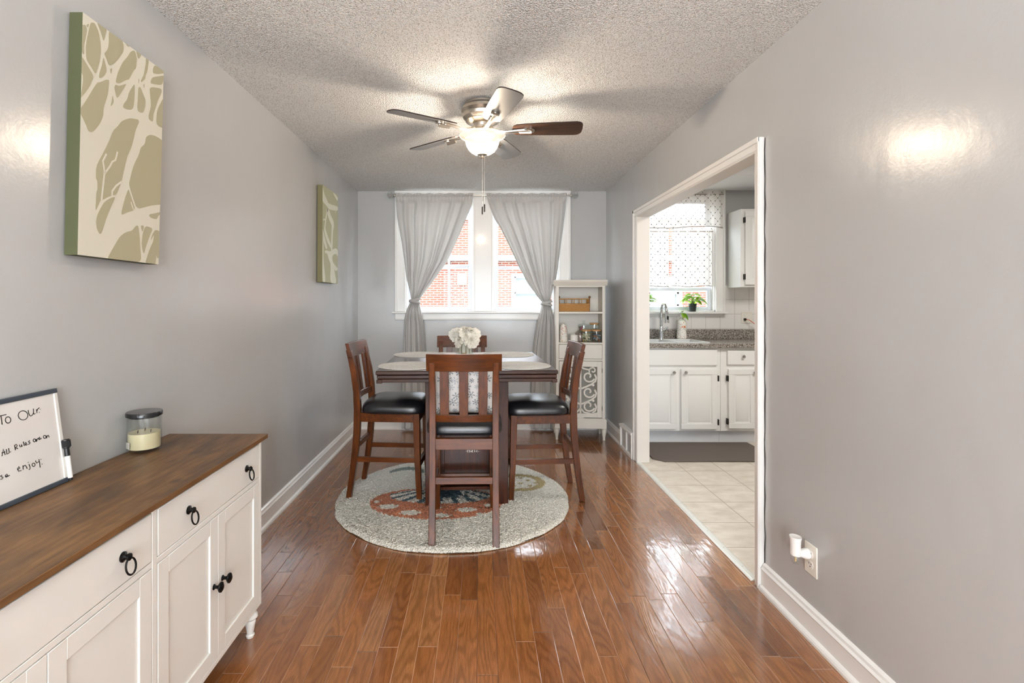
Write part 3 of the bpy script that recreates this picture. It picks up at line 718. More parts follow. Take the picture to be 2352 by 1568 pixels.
strokes = [[(-5,392),(75,375)],[(10,387),(25,497)],ell(95,440,33,38),ell(275,385,58,55),[(338,322),(343,360),(355,385),(370,393),(388,380),(400,355)],[(400,303),(402,350),(408,372),(425,362)],
 [(437,310),(442,357)],[(440,335),(455,305),(473,293)],[(480,310),(484,314)],[(468,346),(472,350)],
 [(22,875),(38,790),(62,860)],[(18,838),(60,822)],[(74,790),(82,852),(107,838)],[(103,778),(110,832),(130,820)],
 [(174,745),(184,803)],[(168,752),(192,733),(205,745),(200,762),(180,772),(216,785)],[(232,737),(240,764),(254,760),(258,732),(266,760)],[(278,700),(292,752)],[(302,738),(318,722),(308,708),(299,725),(308,745),(328,735)],[(358,688),(340,697),(345,708),(361,712),(355,726),(338,732)],
 ell(412,685,15,18),[(427,668),(438,702)],[(442,695),(441,668)],[(441,678),(452,662),(462,664)],[(462,672),(480,658),(472,645),(460,660),(470,678),(498,660)],ell(535,643,16,18),[(560,660),(562,627)],[(562,640),(578,622),(590,650)],
 [(24,1102),(5,1112),(12,1122),(36,1128),(28,1146),(5,1152)],[(58,1120),(92,1106),(82,1090),(62,1104),(70,1128),(115,1104)],
 [(208,1038),(240,1015),(226,1000),(207,1028),(222,1056),(255,1046)],[(277,1036),(274,985)],[(275,1003),(300,982),(314,1000),(326,1025)],[(345,970),(360,1005),(358,1028),(344,1038)],[(334,948),(338,952)],ell(402,978,18,20),[(424,928),(438,958),(465,940)],[(466,912),(474,960),(482,1012)],[(488,910),(492,916)],[(501,966),(505,972)]]
wr = MB()
def board_uv(px, py):
    q = onP(px, py, org + nn * .003, nn) - org; return (q.dot(al), q.dot(up_))
for s_ in strokes: wr.ribbon([board_uv(*p) for p in S_(s_)], .0021, .0031, .0035, wl)
wr.build('handwriting', BLACKP, bp)
mk = thing('dry_erase_marker', 'white dry-erase marker with black cap clipped to the side of the whiteboard', 'marker', tuple(org + Vector(wl(hw, .0, .012))))
def mloc(v, h=0): return tuple(up_ * v + nn * h + al * -.001)
MB().tube([mloc(.010), mloc(.078)], .0062, 14).build('barrel', plain('white_marker_barrel', srgb(232, 232, 228), .3), mk, smooth=True)
MB().tube([mloc(.074), mloc(.096), mloc(.098), mloc(.122)], [.0068, .0068, .0095, .0095], 12).build('cap', BLACKP, mk, smooth=True, angle=30)
MB().tube([mloc(.003), mloc(.011)], .0052, 12).build('end_plug', BLACKP, mk)
MB().tube([mloc(.100), mloc(.119)], .0112, 8).build('eraser', plain('black_felt', srgb(26, 26, 27), .9), mk)
# ================================================================ RUG
def rug_colour(x, y):
    cream = (.90, .85, .74); terra = (.60, .20, .09); teal = (.045, .10, .125); must = (.50, .38, .17); sage = (.25, .29, .25)
    j = .006 * math.sin(x * 210 + y * 70) + .005 * math.sin(y * 260 - x * 120)
    x += j; y += j * .6
    # sight-line cap: outer and inner ellipses
    ox, oy = (x + .28) / .425, (y - 3.20) / .255
    ix, iy = (x + .265) / .335, (y - 3.30) / .125
    ro = ox * ox + oy * oy; ri = ix * ix + iy * iy
    if ri < 1:
        a = math.atan2((y - 3.50) * 1.2, (x + .24) * .6)
        if abs(x + .22) < .085 and y > 3.27: return teal
        return teal if (math.sin(a * 34) > .35 and ri > .05) else (cream if ri < .97 else terra)
    if ro < 1 and y < 3.42:
        for (cx, cy, rx, ry) in ((-.575, 3.125, .060, .038), (-.425, 3.035, .062, .034), (-.285, 3.115, .045, .022), (-.235, 3.00, .060, .028), (-.085, 3.085, .062, .032), (.0, 3.02, .030, .016), (-.66, 3.205, .020, .022), (.055, 3.15, .028, .024)):
            if ((x - cx) / rx) ** 2 + ((y - cy) / ry) ** 2 < 1: return cream
        return terra
    if abs(x + .22 + .12 * (y - 3.5)) < .075 and 3.27 < y < 3.75: return teal
    q = ((x - .27) / .19) ** 2 + ((y - 3.55) / .17) ** 2
    if q < 1 and (q > .50 or math.sin(x * 60) * math.sin(y * 60) > .55): return must
    if -.68 < x < -.42:
        c = 3.74 + .07 * math.sin((x + .68) / .26 * PI) + .03
        if abs(y - c) < .035: return sage
    return cream
RUGC, RUGR = (-.18, 3.34), .762
def rug():
    t = NT('tufted_rug_wool'); o = t.obj(); vc = t.n('ShaderNodeVertexColor'); vc.layer_name = 'pile'
    n = t.noise(o, 95, 3, .6); v = t.voro(o, 120)
    c = t.mix(t.ramp(v, [(.25, (0, 0, 0)), (.75, (.55, .55, .55))]), vc.outputs[0], t.mix(.25, vc.outputs[0], (.0, .0, .0, 1)))
    nr = t.bump(t.math('ADD', n, t.math('MULTIPLY', v, -.9)), .9, .012)
    m = t.done(t.pbr(c, .95, nrm=nr, spec=.1, sheen=.2))
    N = 340; st = 2 * RUGR / N; idx = {}; vs = []; fs = []; cols = []
    rnd = random.Random(3)
    for i in range(N + 1):
        for k in range(N + 1):
            x = -RUGR + i * st; y = -RUGR + k * st; r = math.hypot(x, y)
            a = math.atan2(y, x); RR = RUGR * (1 + .003 * math.sin(a * 9) + .002 * math.sin(a * 23 + 1))
            if r < RR + st * .9:
                if r > RR - st * .6: x *= RR / r; y *= RR / r; r = RR
                e = max(0, min(1, (RR - r) / .022)); tuft = math.sin(i * 2.1 + 3 * math.sin(k * .7)) * math.sin(k * 2.3 + 2 * math.sin(i * .9)); z = .004 + .017 * math.sqrt(e) + ((rnd.random() - .5) * .008 + .002 * tuft) * (1 if e > 0 else .3)
                z += .0018 * math.sin(x * 9 + 1.2) * math.sin(y * 7)
                idx[i, k] = len(vs); vs.append((x + (rnd.random() - .5) * .0022, y + (rnd.random() - .5) * .0022, z)); g_ = rnd.uniform(.82, 1.16); cols.append(tuple(min(1, q * g_) for q in rug_colour(x + RUGC[0], y + RUGC[1])))
    for i in range(N):
        for k in range(N):
            q = [idx.get(p) for p in ((i, k), (i + 1, k), (i + 1, k + 1), (i, k + 1))]
            if None not in q: fs.append(q)
    # side wall and backing
    b = MB(); b.add(vs, fs); nb = 160
    b.lathe([(RUGR - .012, 0), (RUGR - .004, .001), (RUGR - .002, .006)], nb, mi=1)
    ob = b.build('round_rug', [m, plain('rug_backing', srgb(70, 58, 44), .9)], None, smooth=True, fix=False, angle=0)
    ca = ob.data.color_attributes.new('pile', 'FLOAT_COLOR', 'POINT')
    for k, c_ in enumerate(cols): ca.data[k].color = (*c_, 1)
    ob.location = (RUGC[0], RUGC[1], .0005)
    tag(ob, 'round cream shag rug with terracotta and teal mushroom pattern under the dining table', 'rug')
rug()
RZ = .016      # pile height that carries furniture

# ================================================================ DINING TABLE
tb = thing('dining_table', 'square counter-height dark wood table with layered top on storage pedestal', 'dining table', (-.093, 3.40, RZ), math.radians(2.2))
TH = .905 - RZ; h = .525
def frame_top(z0, z1, hh, name, mat, bev=.004): return MB().box(-hh, hh, -hh, hh, z0, z1).build(name, mat, tb, bevel=bev)
m = MB(); m.box(-h, h, -h, h, TH - .022, TH)
frame_top(TH - .024, TH, h, 'tabletop', TABLEW, .005)
m = MB(); m.box(-h + .006, h - .006, -h + .006, h - .006, TH - .046, TH - .0255); m.build('extension_leaf', TABLEW, tb, bevel=.003)
m = MB(); m.box(-h + .010, h - .010, -h + .010, h - .010, TH - .068, TH - .0475)
for sx_ in (-1, 1):
    for sy_ in (-1, 1): m.box(sx_ * (h - .02) - .016, sx_ * (h - .02) + .016, sy_ * (h - .02) - .016, sy_ * (h - .02) + .016, TH - .072, TH - .05)
m.build('leaf_support', TABLEW, tb, bevel=.003)
MB().box(-.30, .30, -.30, .30, TH - .085, TH - .068).build('apron', PEDW, tb, bevel=.002)
PW = .262; PH = TH - .085
for sx_ in (-1, 1):
    for sy_ in (-1, 1):
        MB().box(min(sx_ * PW, sx_ * (PW - .062)), max(sx_ * PW, sx_ * (PW - .062)), min(sy_ * (PW - .02), sy_ * (PW - .082)), max(sy_ * (PW - .02), sy_ * (PW - .082)), 0, PH).build('corner_post', PEDW, tb, bevel=.003)
m = MB(); q = PW - .035; i_ = PW - .06
for s_ in (-1, 1):
    y0, y1 = sorted((s_ * (q - .02), s_ * (q - .035)))
    m.box(-i_, i_, y0, y1, .12, PH); y0, y1 = sorted((s_ * (q - .035), s_ * (q - .045)))
    yy = sorted((s_ * (q - .008), s_ * (q - .02)))
    m.box(-i_, i_, *yy, PH - .09, PH); m.box(-i_, i_, *yy, .50, .56); m.box(-i_, -i_ + .06, *yy, .12, PH); m.box(i_ - .06, i_, *yy, .12, PH)
    x0, x1 = sorted((s_ * (PW - .012), s_ * (PW - .03))); m.box(x0, x1, -q + .03, q - .03, .12, PH)
m.build('side_panel', PEDW, tb, bevel=.002)
MB().box(-i_, i_, -q + .02, q - .02, .16, .178).box(-i_, i_, -q + .02, q - .02, .085, .105).build('shelf', PEDW, tb, bevel=.002)

# ================================================================ CHAIRS
def cushion(m, w, d, y0, z0, z1, n=56, p=5.0):
    rings = []
    def ring(inset, z, dome=0):
        r = []
        for k in range(n):
            a = 2 * PI * k / n; c, s_ = math.cos(a), math.sin(a)
            x = (w / 2 - inset) * math.copysign(abs(c) ** (2 / p), c); y = (d / 2 - inset) * math.copysign(abs(s_) ** (2 / p), s_)
            taper = 1 - .05 * (-y / d)      # slightly narrower at the back
            r.append((x * (1 + .04 * (y / d)), y + y0 + d / 2, z))
        return r
    H = z1 - z0
    for ins, t_ in ((.012, 0), (.002, .06), (0, .2), (.001, .38), (.008, .58), (.022, .76), (.045, .88), (.08, .955), (.13, .99), (.17, 1.0)):
        rings.append(ring(ins, z0 + H * t_))
    m.rings(rings)
def make_chair(label, loc, rz, group=None):
    t = thing('bar_stool', label, 'chair', loc, rz, 'cherry wood counter stools around the dining table')
    hw_ = .169; lw = .042
    for s_ in (-1, 1):
        MB().beam([(s_ * (hw_ + .003), .216, 0, .030, .032), (s_ * hw_, .204, .25, .037, .038), (s_ * hw_, .196, .565, lw, .043)]).build('front_leg', CHAIRW, t, bevel=.003)
        zs = [(-.252, 0, .034), (-.228, .15, .038), (-.207, .32, .041), (-.196, .46, .043), (-.193, .58, .044), (-.198, .70, .043), (-.215, .82, .040), (-.240, .93, .036), (-.252, .972, .033)]
        MB().beam([(s_ * hw_ * 1.0, y, z, .036 if z < .9 else .033, d) for y, z, d in zs]).build('rear_leg', CHAIRW, t, bevel=.003)
    m = MB(); m.box(-hw_ - .018, hw_ + .018, .176, .212, .507, .566); m.box(-hw_, hw_, -.214, -.184, .500, .560)
    for s_ in (-1, 1): a, b = sorted((s_ * (hw_ - .012), s_ * (hw_ + .014))); m.box(a, b, -.18, .19, .507, .566)
    m.build('seat_frame', CHAIRX, t, bevel=.002)
    m = MB(); cushion(m, .432, .43, -.178, .564, .655); m.build('seat', LEATHER, t, smooth=True, angle=0)
    def curved(z0, z1, hx, y0, bow, th, name, lean=0, n=12, ext=0):
        mm = MB(); P0 = []; 
        for (zz, off) in ((z0, 0), (z1, -lean)):
            for k in range(n + 1):
                u = -1 + 2 * k / n; x = u * hx; y = y0 + off - bow * (1 - u * u)
                P0.append((x, y - th / 2, zz)); P0.append((x, y + th / 2, zz))
        N2 = 2 * (n + 1); fs = []
        for k in range(n):
            a = 2 * k
            fs += [(a, a + 2, N2 + a + 2, N2 + a), (a + 1, N2 + a + 1, N2 + a + 3, a + 3), (a, a + 1, a + 3, a + 2), (N2 + a, N2 + a + 2, N2 + a + 3, N2 + a + 1)]
        fs += [(0, N2, N2 + 1, 1), (N2 - 2, N2 - 1, 2 * N2 - 1, 2 * N2 - 2)]
        mm.add(P0, fs); return mm.build(name, CHAIRX, t, smooth=False, bevel=.0025)
    curved(.925, 1.018, .200, -.234, .020, .024, 'top_rail', lean=.022)
    curved(.648, .688, hw_ - .016, -.194, .018, .022, 'lower_rail', lean=.006)
    for sx_ in (-.105, -.002, .101):
        bow = .018 * (1 - (sx_ / .15) ** 2)
        MB().beam([(sx_, -.203 - bow + .004, .682, .047, .012), (sx_, -.214 - bow, .80, .049, .012), (sx_, -.238 - bow + .004, .93, .047, .012)]).build('back_slat', CHAIRW, t, bevel=.002)
    m = MB(); m.box(-hw_ + .015, hw_ - .015, -.222, -.202, .318, .356); m.build('rear_stretcher', CHAIRX, t, bevel=.002)
    MB().box(-hw_ + .012, hw_ - .012, .190, .212, .195, .235).build('front_stretcher', CHAIRX, t, bevel=.002)
    for s_ in (-1, 1):
        MB().beam([(s_ * hw_, 0, .244, .020, .40), (s_ * hw_, 0, .276, .020, .394)]).build('side_stretcher', CHAIRY, t, bevel=.002)
        pl = MB()
        for z in (.935, .955): pl.lathe([(.004, 0), (.004, .001), (.002, .0022)], 10, T=Matrix.Translation((s_ * .171, -.2555 - (z - .935) * .3, z)) @ Matrix.Rotation(PI / 2, 4, 'X'))
        pl.build('screw_cap', BLACKM, t)
    return t
ch1 = make_chair('nearest counter stool, its back to the viewer, snowflake pillow on its seat', (-.090, 2.893, RZ - .008), math.radians(1))
def more_chair(label, loc, rz):
    c = copy_tree(ch1); c.location = loc; c.rotation_euler = (0, 0, rz); c['label'] = label; return c
more_chair('counter stool at the left side of the table beside the left wall', (-.600, 3.44, RZ - .006), math.radians(-93.5))
more_chair('counter stool at the right side of the table, between table and white bookcase', (.405, 3.425, .003), math.radians(93))
more_chair('counter stool on the far side of the table, mostly hidden behind the white flowers', (-.143, 3.80, RZ - .006), math.radians(181))
# one stray scrap of padding below the front stool seat
m = MB()
for k in range(16):
    x = -.03 + .06 * random.random(); m.tube([(x, 0, 0), (x + random.uniform(-.006, .006), -.003, -.012), (x + random.uniform(-.01, .01), -.002, -random.uniform(.006, .02))], .0005, 5)
fl = m.build('torn_padding', plain('white_fluff', srgb(225, 222, 215), .95), ch1); fl.location = (.045, -.212, .502)

# pillow ------------------------------------------------------------------------
pw = thing('snowflake_pillow', 'white pillow printed with grey snowflakes resting on the front stool seat', 'pillow', (-.09, 2.795, RZ + .650), math.radians(1))
def psurf(u, v, s_):   # u,v in -1..1
    e = (1 - abs(u) ** 3.2) * (1 - abs(v) ** 3.2); th = .058 * max(0, e) ** .5
    x = .166 * u * (1 - .05 * (1 - v * v)) ; z = .166 + .162 * v * (1 - .05 * (1 - u * u))
    return (x, s_ * th + (z - .166) * -.16 - .01, z)
m = MB()
for s_ in (-1, 1): m.grid(28, 28, lambda a, b: psurf(2 * a - 1, 2 * b - 1, s_))
m.v = [Vector(p) for p in m.v]
pr = plain('snowflake_print', srgb(112, 118, 124), .9); pr2 = plain('pale_snowflake_print', srgb(178, 182, 186), .9)
rr = random.Random(11)
def flake(cx, cy, R_, mi):
    def seg(p, q, w_):
        n = 3; pts = [(p[0] + (q[0] - p[0]) * k / n, p[1] + (q[1] - p[1]) * k / n) for k in range(n + 1)]
        def fn(a, b, h_):
            a = max(-.97, min(.97, a)); b = max(-.97, min(.97, b)); P = psurf(a, b, -1); return (P[0], P[1] - h_, P[2])
        m.ribbon(pts, w_ / .166, .0006, .0012, fn, mi=mi)
    r0 = rr.random()
    for k in range(6):
        a = r0 + k * PI / 3; d = (math.cos(a), math.sin(a)); S = R_ / .166
        seg((cx, cy), (cx + d[0] * S, cy + d[1] * S), .0022)
        for f_ in (.45, .75):
            for g in (-.8, .8):
                b = a + g; p = (cx + d[0] * S * f_, cy + d[1] * S * f_); seg(p, (p[0] + math.cos(b) * S * .3, p[1] + math.sin(b) * S * .3), .0018)
for gy in range(7):
    for gx in range(7):
        cx = -.84 + gx * .28 + (.14 if gy % 2 else 0); cy = -.84 + gy * .28
        if abs(cx) < .9: flake(cx + rr.uniform(-.04, .04), cy + rr.uniform(-.04, .04), rr.choice((.014, .019, .023)), 1 if rr.random() < .6 else 2)
m.build('pillow_cover', [plain('white_pillow_cotton', srgb(226, 224, 220), .9, bump=.15, bscale=400), pr, pr2], pw, smooth=True, fix=False, angle=0)

# ================================================================ ON THE TABLE
TZ = .905
def placemat(label, x, y, a):
    m = MB(); R_ = .192; n = 96; turns = 17
    for k in range(turns):
        r = R_ - .0055 - k * .011
        if r < .012: break
        nb = max(12, int(r * 2 * PI / .012)); vs = []; fs = []
        for i in range(nb * 2):
            q = 2 * PI * i / (nb * 2); zz = .0035 + (.0018 if i % 2 else 0)
            for (dr, z) in ((-.0058, .0005), (-.0028, zz), (.0028, zz), (.0058, .0005)):
                sk = .35 * dr / max(r, .02)
                vs.append(((r + dr) * math.cos(q + sk * 1.4), (r + dr) * math.sin(q + sk * 1.4), z))
        N_ = nb * 2
        for i in range(N_):
            j_ = (i + 1) % N_
            for s_ in range(3): fs.append((4 * i + s_, 4 * j_ + s_, 4 * j_ + s_ + 1, 4 * i + s_ + 1))
        m.add(vs, fs)
    m.lathe([(R_, 0), (R_, .001), (.001, .0012)], n)
    o = m.build('placemat', plain('woven_rope_%d' % a, srgb(190, 187, 182), .9, var=.28, vscale=140), None)
    o.location = (x, y, TZ + .0008); tag(o, label, 'placemat', 'round woven placemats on the dining table')
placemat('round woven placemat at the front left corner of the table', -.433, 3.085, 1)
placemat('round woven placemat at the front right corner of the table', .243, 3.095, 2)
placemat('round woven placemat at the far left corner of the table', -.452, 3.735, 3)
placemat('round woven placemat at the far right corner of the table', .208, 3.745, 4)
rn = MB(); rn.grid(16, 26, lambda u, v: (-.112 - .21 + .42 * u - .04 * (v - .5), 3.22 + .68 * v, TZ + .0015 + .001 * math.sin(v * 40) * math.sin(u * 9)))
o = rn.build('table_runner', sheet('white_runner_cotton', srgb(232, 228, 226), .1), None, smooth=True, solid=.002, angle=0); tag(o, 'folded white cotton runner lying across the table under the glass vase', 'table runner')
VX0, VY0 = -.108, 3.47
vs_ = thing('glass_vase', 'clear glass cylinder vase of white flowers at the table centre', 'vase', (VX0, VY0, TZ + .003))
MB().lathe([(.050, 0), (.056, .003), (.060, .012), (.063, .125), (.060, .125), (.057, .014), (.001, .010)], 40, caps=False).build('glass_cylinder', GLASS, vs_, smooth=True, angle=50)
m = MB()
for k in range(9):
    a = k * 2.4; r = .018 + .02 * (k % 3) / 2
    m.tube([(r * math.cos(a) * .6, r * math.sin(a) * .6, .012), (r * math.cos(a + .8), r * math.sin(a + .8), .07), (1.3 * r * math.cos(a + 1.2), 1.3 * r * math.sin(a + 1.2), .135)], .0045, 8)
m.build('stem', plain('cream_stem', srgb(214, 204, 176), .7), vs_, smooth=True)
m = MB(); m.lathe([(.001, 0), (.014, .003), (.019, .012), (.016, .024), (.001, .030)], 16, c=(0, -.03, .018))
m.build('wooden_bead', plain('tan_bead', srgb(190, 150, 95), .5), vs_, smooth=True)
m = MB()
for k in range(10):
    a = k * .628 + .2; ra = .040
    m.grid(4, 5, lambda u, v: ((ra + .008 * math.sin(v * 3)) * math.cos(a + (u - .5) * .55 * (1 - v * .5)), (ra + .008 * math.sin(v * 3)) * math.sin(a + (u - .5) * .55 * (1 - v * .5)), .015 + .08 * v + .02 * math.sin(k * 2.1)))
m.build('petal_filler', plain('white_petal_filler', srgb(228, 224, 212), .8), vs_, smooth=True, fix=False)
PET = sheet('white_silk_petal', srgb(244, 240, 230), .25, wov=False)
def rose(label, loc, tiltx, tilty, s_, seed):
    r_ = random.Random(seed); m = MB()
    for layer, (nP, r0, hgt, flare) in enumerate(((3, .006, .026, .0), (4, .011, .032, .004), (5, .017, .034, .010), (6, .023, .034, .017), (7, .028, .031, .026), (7, .032, .026, .036), (7, .034, .020, .044))):
        for k in range(nP):
            a0 = 2 * PI * k / nP + layer * .7 + r_.uniform(-.2, .2); wd = 2 * PI / nP * .72; j1, j2 = r_.random() * 6, r_.random() * 6
            def fn(u, v):
                a = a0 + (u - .5) * wd * 2 * (.45 + .55 * math.sin(min(1, v * 1.2) * PI * .55)) * .75
                edge = 1 - .28 * abs(2 * u - 1) ** 2.5
                rr_ = r0 * (.25 + .75 * math.sin(v * PI / 2)) + flare * v ** 3 + .0045 * math.sin(u * 11 + j1) * v * v
                z = hgt * v * edge - flare * .35 * v ** 5 + .0045 * math.sin(u * 15 + j2) * v * v
                return (rr_ * math.cos(a) * s_, rr_ * math.sin(a) * s_, z * s_)
            m.grid(10, 7, fn)
    o = m.build('silk_rose', PET, None, smooth=True, fix=False, angle=0); o.location = loc; o.rotation_euler = (tiltx, tilty, seed)
    tag(o, label, 'flower', 'white silk roses in the vase'); return o
cz = TZ + .136
rose('large front white rose facing the viewer above the vase rim', (VX0 + .010, VY0 - .040, cz + .020), 1.0, .05, .92, 1)
for k, (dx, dy, dz, tx, ty) in enumerate(((-.062, -.022, .022, .5, -.9), (.068, -.015, .022, .5, .95), (-.035, .0, .062, .15, -.4), (.036, .005, .066, .1, .45), (0, .045, .05, -.7, 0), (-.055, .05, .03, -.5, -.8), (.06, .05, .03, -.5, .8), (0, -.01, .070, .2, 0), (-.035, -.055, .004, 1.2, -.6), (.052, -.05, .0, 1.2, .6))):
    side = ('left', 'right', 'upper left', 'upper right', 'back', 'back left', 'back right', 'topmost', 'lower left', 'lower right')[k]
    rose('%s white rose of the bouquet in the table vase' % side, (VX0 + dx * .86, VY0 + dy * .86, cz + dz * .80), tx, ty, .80, 10 + k)
# ================================================================ CURTAINS
CURT = sheet('pale_grey_curtain', srgb(214, 212, 209), .26, wov=True)
YC = 5.035
def lerp_tab(tab, z):
    if z >= tab[0][0]: return tab[0][1]
    for (z0, v0), (z1, v1) in zip(tab, tab[1:]):
        if z >= z1:
            t_ = (z - z1) / (z0 - z1); return v1 + (v0 - v1) * t_
    return tab[-1][1]
def pxt(rows):     # (photo x, photo y) on the curtain plane -> (z, x)
    return [(EH - (y - VY) * YC / F, (x - VX) * YC / F) for x, y in rows]
def curtain(label, outer, inner, zk, seed, side):
    t = thing('curtain', label, 'curtain', (0, YC, 0)); r_ = random.Random(seed)
    O, I = pxt(outer), pxt(inner)
    ph = [r_.uniform(0, 6.28) for _ in range(6)]
    ztop = O[0][0]; zb = max(O[-1][0], .012)
    def amp(z):
        d = abs(z - zk)
        if z > ztop - .06: return .008
        k = min(1, d / (.75 if z > zk else .9)); return .020 + .012 * math.sin(k * PI) - .004 * k
    def fn(u, v):
        z = ztop + (zb - ztop) * v
        xo, xi = lerp_tab(O, z), lerp_tab(I, z)
        # folds bunch together near the tie
        un = u + .035 * math.sin(u * 9 + ph[0] + v * 2) * (1 - abs(2 * u - 1))
        x = xo + (xi - xo) * un
        nf = 5.0 if z > zk else 3.6
        A_ = amp(z); wv = math.sin(2 * PI * nf * u + ph[1] + .8 * math.sin(v * 4)) + .35 * math.sin(2 * PI * nf * 2.3 * u + ph[2])
        wide = abs(xi - xo); lim = min(1, .25 + wide * 1.3)
        y = A_ * wv * lim
        if abs(z - zk) < .25:      # crease lines gather toward the tie
            g = 1 - abs(z - zk) / .25; y = y * (1 - .3 * g) + .010 * g * math.sin(2 * PI * 9 * u + ph[3])
            bulge = math.sqrt(max(0, 1 - (2 * u - 1) ** 2)); y -= .030 * g * bulge * (1 if True else 0)
        if z > ztop - .05: y = y * .4 + .005 * math.sin(2 * PI * 26 * u + ph[4]) - .019
        if v == 1: z += .006 * math.sin(u * 21)
        return (x, y - .004, z)
    top = MB(); top.grid(120, 150, fn)
    b = top.build('drape', CURT, t, smooth=True, solid=.0025, angle=0)
    # ruffled heading above the rod
    hd = MB(); hd.grid(150, 5, lambda u, v: (O[0][1] + (I[0][1] - O[0][1]) * u, .005 * math.sin(u * 160 + ph[5]) * (.4 + v) - .019, ztop - .012 + (.034 + .004 * math.sin(u * 47)) * v))
    hd.build('heading_ruffle', CURT, t, smooth=True, solid=.002, angle=0)
    xk = (lerp_tab(O, zk) + lerp_tab(I, zk)) / 2; wk_ = abs(lerp_tab(O, zk) - lerp_tab(I, zk)) / 2 + .008
    kn = MB()
    for dz, tl, r0 in ((.006, .012, .0135), (-.012, -.010, .012)):
        kn.tube([(xk + wk_ * .92 * math.cos(a), -.020 + .030 * math.sin(a), zk + dz + tl * math.cos(a)) for a in [2 * PI * k / 28 for k in range(28)]], [r0 * (1 + .18 * math.sin(3 * k)) for k in range(28)], 10, closed=True)
    kn.build('tie', CURT, t, smooth=True, angle=0)
curtain('left pale grey curtain knotted at mid height over the window',
        [(909, 450), (912, 500), (922.6, 558), (928, 600), (933, 637), (940, 665), (945, 688), (938, 702), (934, 711), (928, 735), (926, 800), (924, 900), (923, 985)],
        [(1087, 450), (1083, 470), (1071.5, 500), (1050, 550), (1026.7, 600), (995, 645), (975, 672), (963, 688), (965, 702), (968.7, 716), (973, 740), (977, 800), (980, 900), (980, 985)],
        EH - (690 - VY) * YC / F, 4, -1)
curtain('right pale grey curtain knotted at mid height beside the white bookcase',
        [(1301, 450), (1299, 480), (1293, 526), (1287, 570), (1282, 611), (1276, 645), (1269, 669), (1264, 690), (1266, 705), (1272, 722), (1277, 740), (1282, 800), (1285, 900), (1286, 985)],
        [(1118, 450), (1122, 465), (1135, 500), (1150.6, 526), (1170, 565), (1190, 608), (1212, 650), (1232, 678), (1245, 694), (1243, 706), (1238, 725), (1234, 740), (1225, 800), (1220, 900), (1219, 985)],
        EH - (696 - VY) * YC / F, 9, 1)
rod = thing('curtain_rod', 'thin metal curtain rod with clear crystal ball finials above the window', 'curtain rod', (0, YC - .004, 2.372))
MB().tube([(-.875, 0, 0), (.925, 0, 0)], .0065, 14).build('rod', NICKEL, rod, smooth=True)
for s_, x in ((-1, -.902), (1, .954)):
    m = MB(); m.lathe([(.001, -.036), (.018, -.031), (.031, -.018), (.036, 0), (.031, .018), (.018, .031), (.001, .036)], 10); m.build('crystal_finial', glass_pane('crystal', (.97, .98, .98, 1), .35), rod).location = (x, 0, 0)
    MB().tube([(x - s_ * .036, 0, 0), (x - s_ * .05, 0, 0)], .012, 12).build('finial_collar', NICKEL, rod)
for x in (-.80, .025, .86):
    MB().tube([(x, 0, -.010), (x, .075, -.012), (x, .075, -.045)], .005, 8).build('rod_bracket', NICKEL, rod)

# ================================================================ IVORY BOOKCASE
BKX, BKY = .957, 4.90
bk = thing('bookcase', 'tall ivory bookcase with two open shelves, drawer and scrollwork door', 'bookcase', (BKX, BKY, 0), math.radians(-4))
W2_, D2 = .228, .09; FY = -.19
m = MB()
m.box(-W2_, -W2_ + .020, FY + .012, D2, .20, 1.452); m.box(W2_ - .020, W2_, FY + .012, D2, .20, 1.452); m.box(-W2_ + .02, W2_ - .02, D2 - .008, D2, .20, 1.452)
m.box(-W2_, -W2_ + .026, FY, FY + .014, .20, 1.452); m.box(W2_ - .026, W2_, FY, FY + .014, .20, 1.452)
m.box(-W2_ + .02, W2_ - .02, FY + .006, D2, .745, .762); m.box(-W2_ + .026, W2_ - .026, FY, FY + .012, 1.440, 1.452); m.box(-W2_, W2_, FY + .002, D2, 1.448, 1.46)
m.build('carcass', TALLW, bk, bevel=.0015)
m = MB(); m.prism([(0, 1.452), (-.006, 1.458), (-.008, 1.468), (-.016, 1.480), (-.022, 1.488), (-.024, 1.506), (.05, 1.506), (.05, 1.452)], -W2_ - .02, W2_ + .02, lambda a, b, h_: (h_, FY + a, b)); m.box(-W2_ - .02, W2_ + .02, FY + .04, D2 + .002, 1.47, 1.506)
m.box(-W2_ - .008, W2_ + .008, FY, D2, 1.452, 1.48)
m.build('crown', TALLW, bk, bevel=.0015)
for z in (1.190, .900): MB().box(-W2_ + .02, W2_ - .02, FY + .004, D2 - .008, z, z + .017).build('shelf', TALLW, bk, bevel=.001)
MB().box(-W2_ + .028, W2_ - .028, FY - .001, FY + .30, .765, .897).build('drawer', TALLW, bk, bevel=.002)
m = MB(); m.box(-W2_ - .012, W2_ + .012, FY - .012, D2, .112, .196); m.prism([(0, .196), (-.012, .196), (0, .208)], -W2_ - .004, W2_ + .004, lambda a, b, h_: (h_, FY + a, b)); m.build('plinth', TALLW, bk, bevel=.002)
for x in (-W2_ + .008, W2_ - .008):
    for y in (FY + .012, D2 - .03):
        MB().lathe([(.026, .112), (.026, .104), (.020, .100), (.024, .090), (.022, .072), (.013, .030), (.011, .008), (.013, .004), (.012, 0)], 20, c=(x, y, 0)).build('foot', TALLW, bk, smooth=True)
dz0, dz1, dx = .212, .742, W2_ - .029
m = MB(); a_ = .155; b0, b1 = .252, .690
m.box(-dx, -a_, FY - .002, FY + .014, dz0, dz1); m.box(a_, dx, FY - .002, FY + .014, dz0, dz1); m.box(-a_, a_, FY - .002, FY + .014, dz0, b0); m.box(-a_, a_, FY - .002, FY + .014, b1, dz1)
dr = m.build('door', TALLW, bk, bevel=.0015)
MB().box(-a_, a_, FY + .010, FY + .013, b0, b1).build('backing_panel', plain('grey_door_glass', srgb(112, 110, 100), .15), dr)
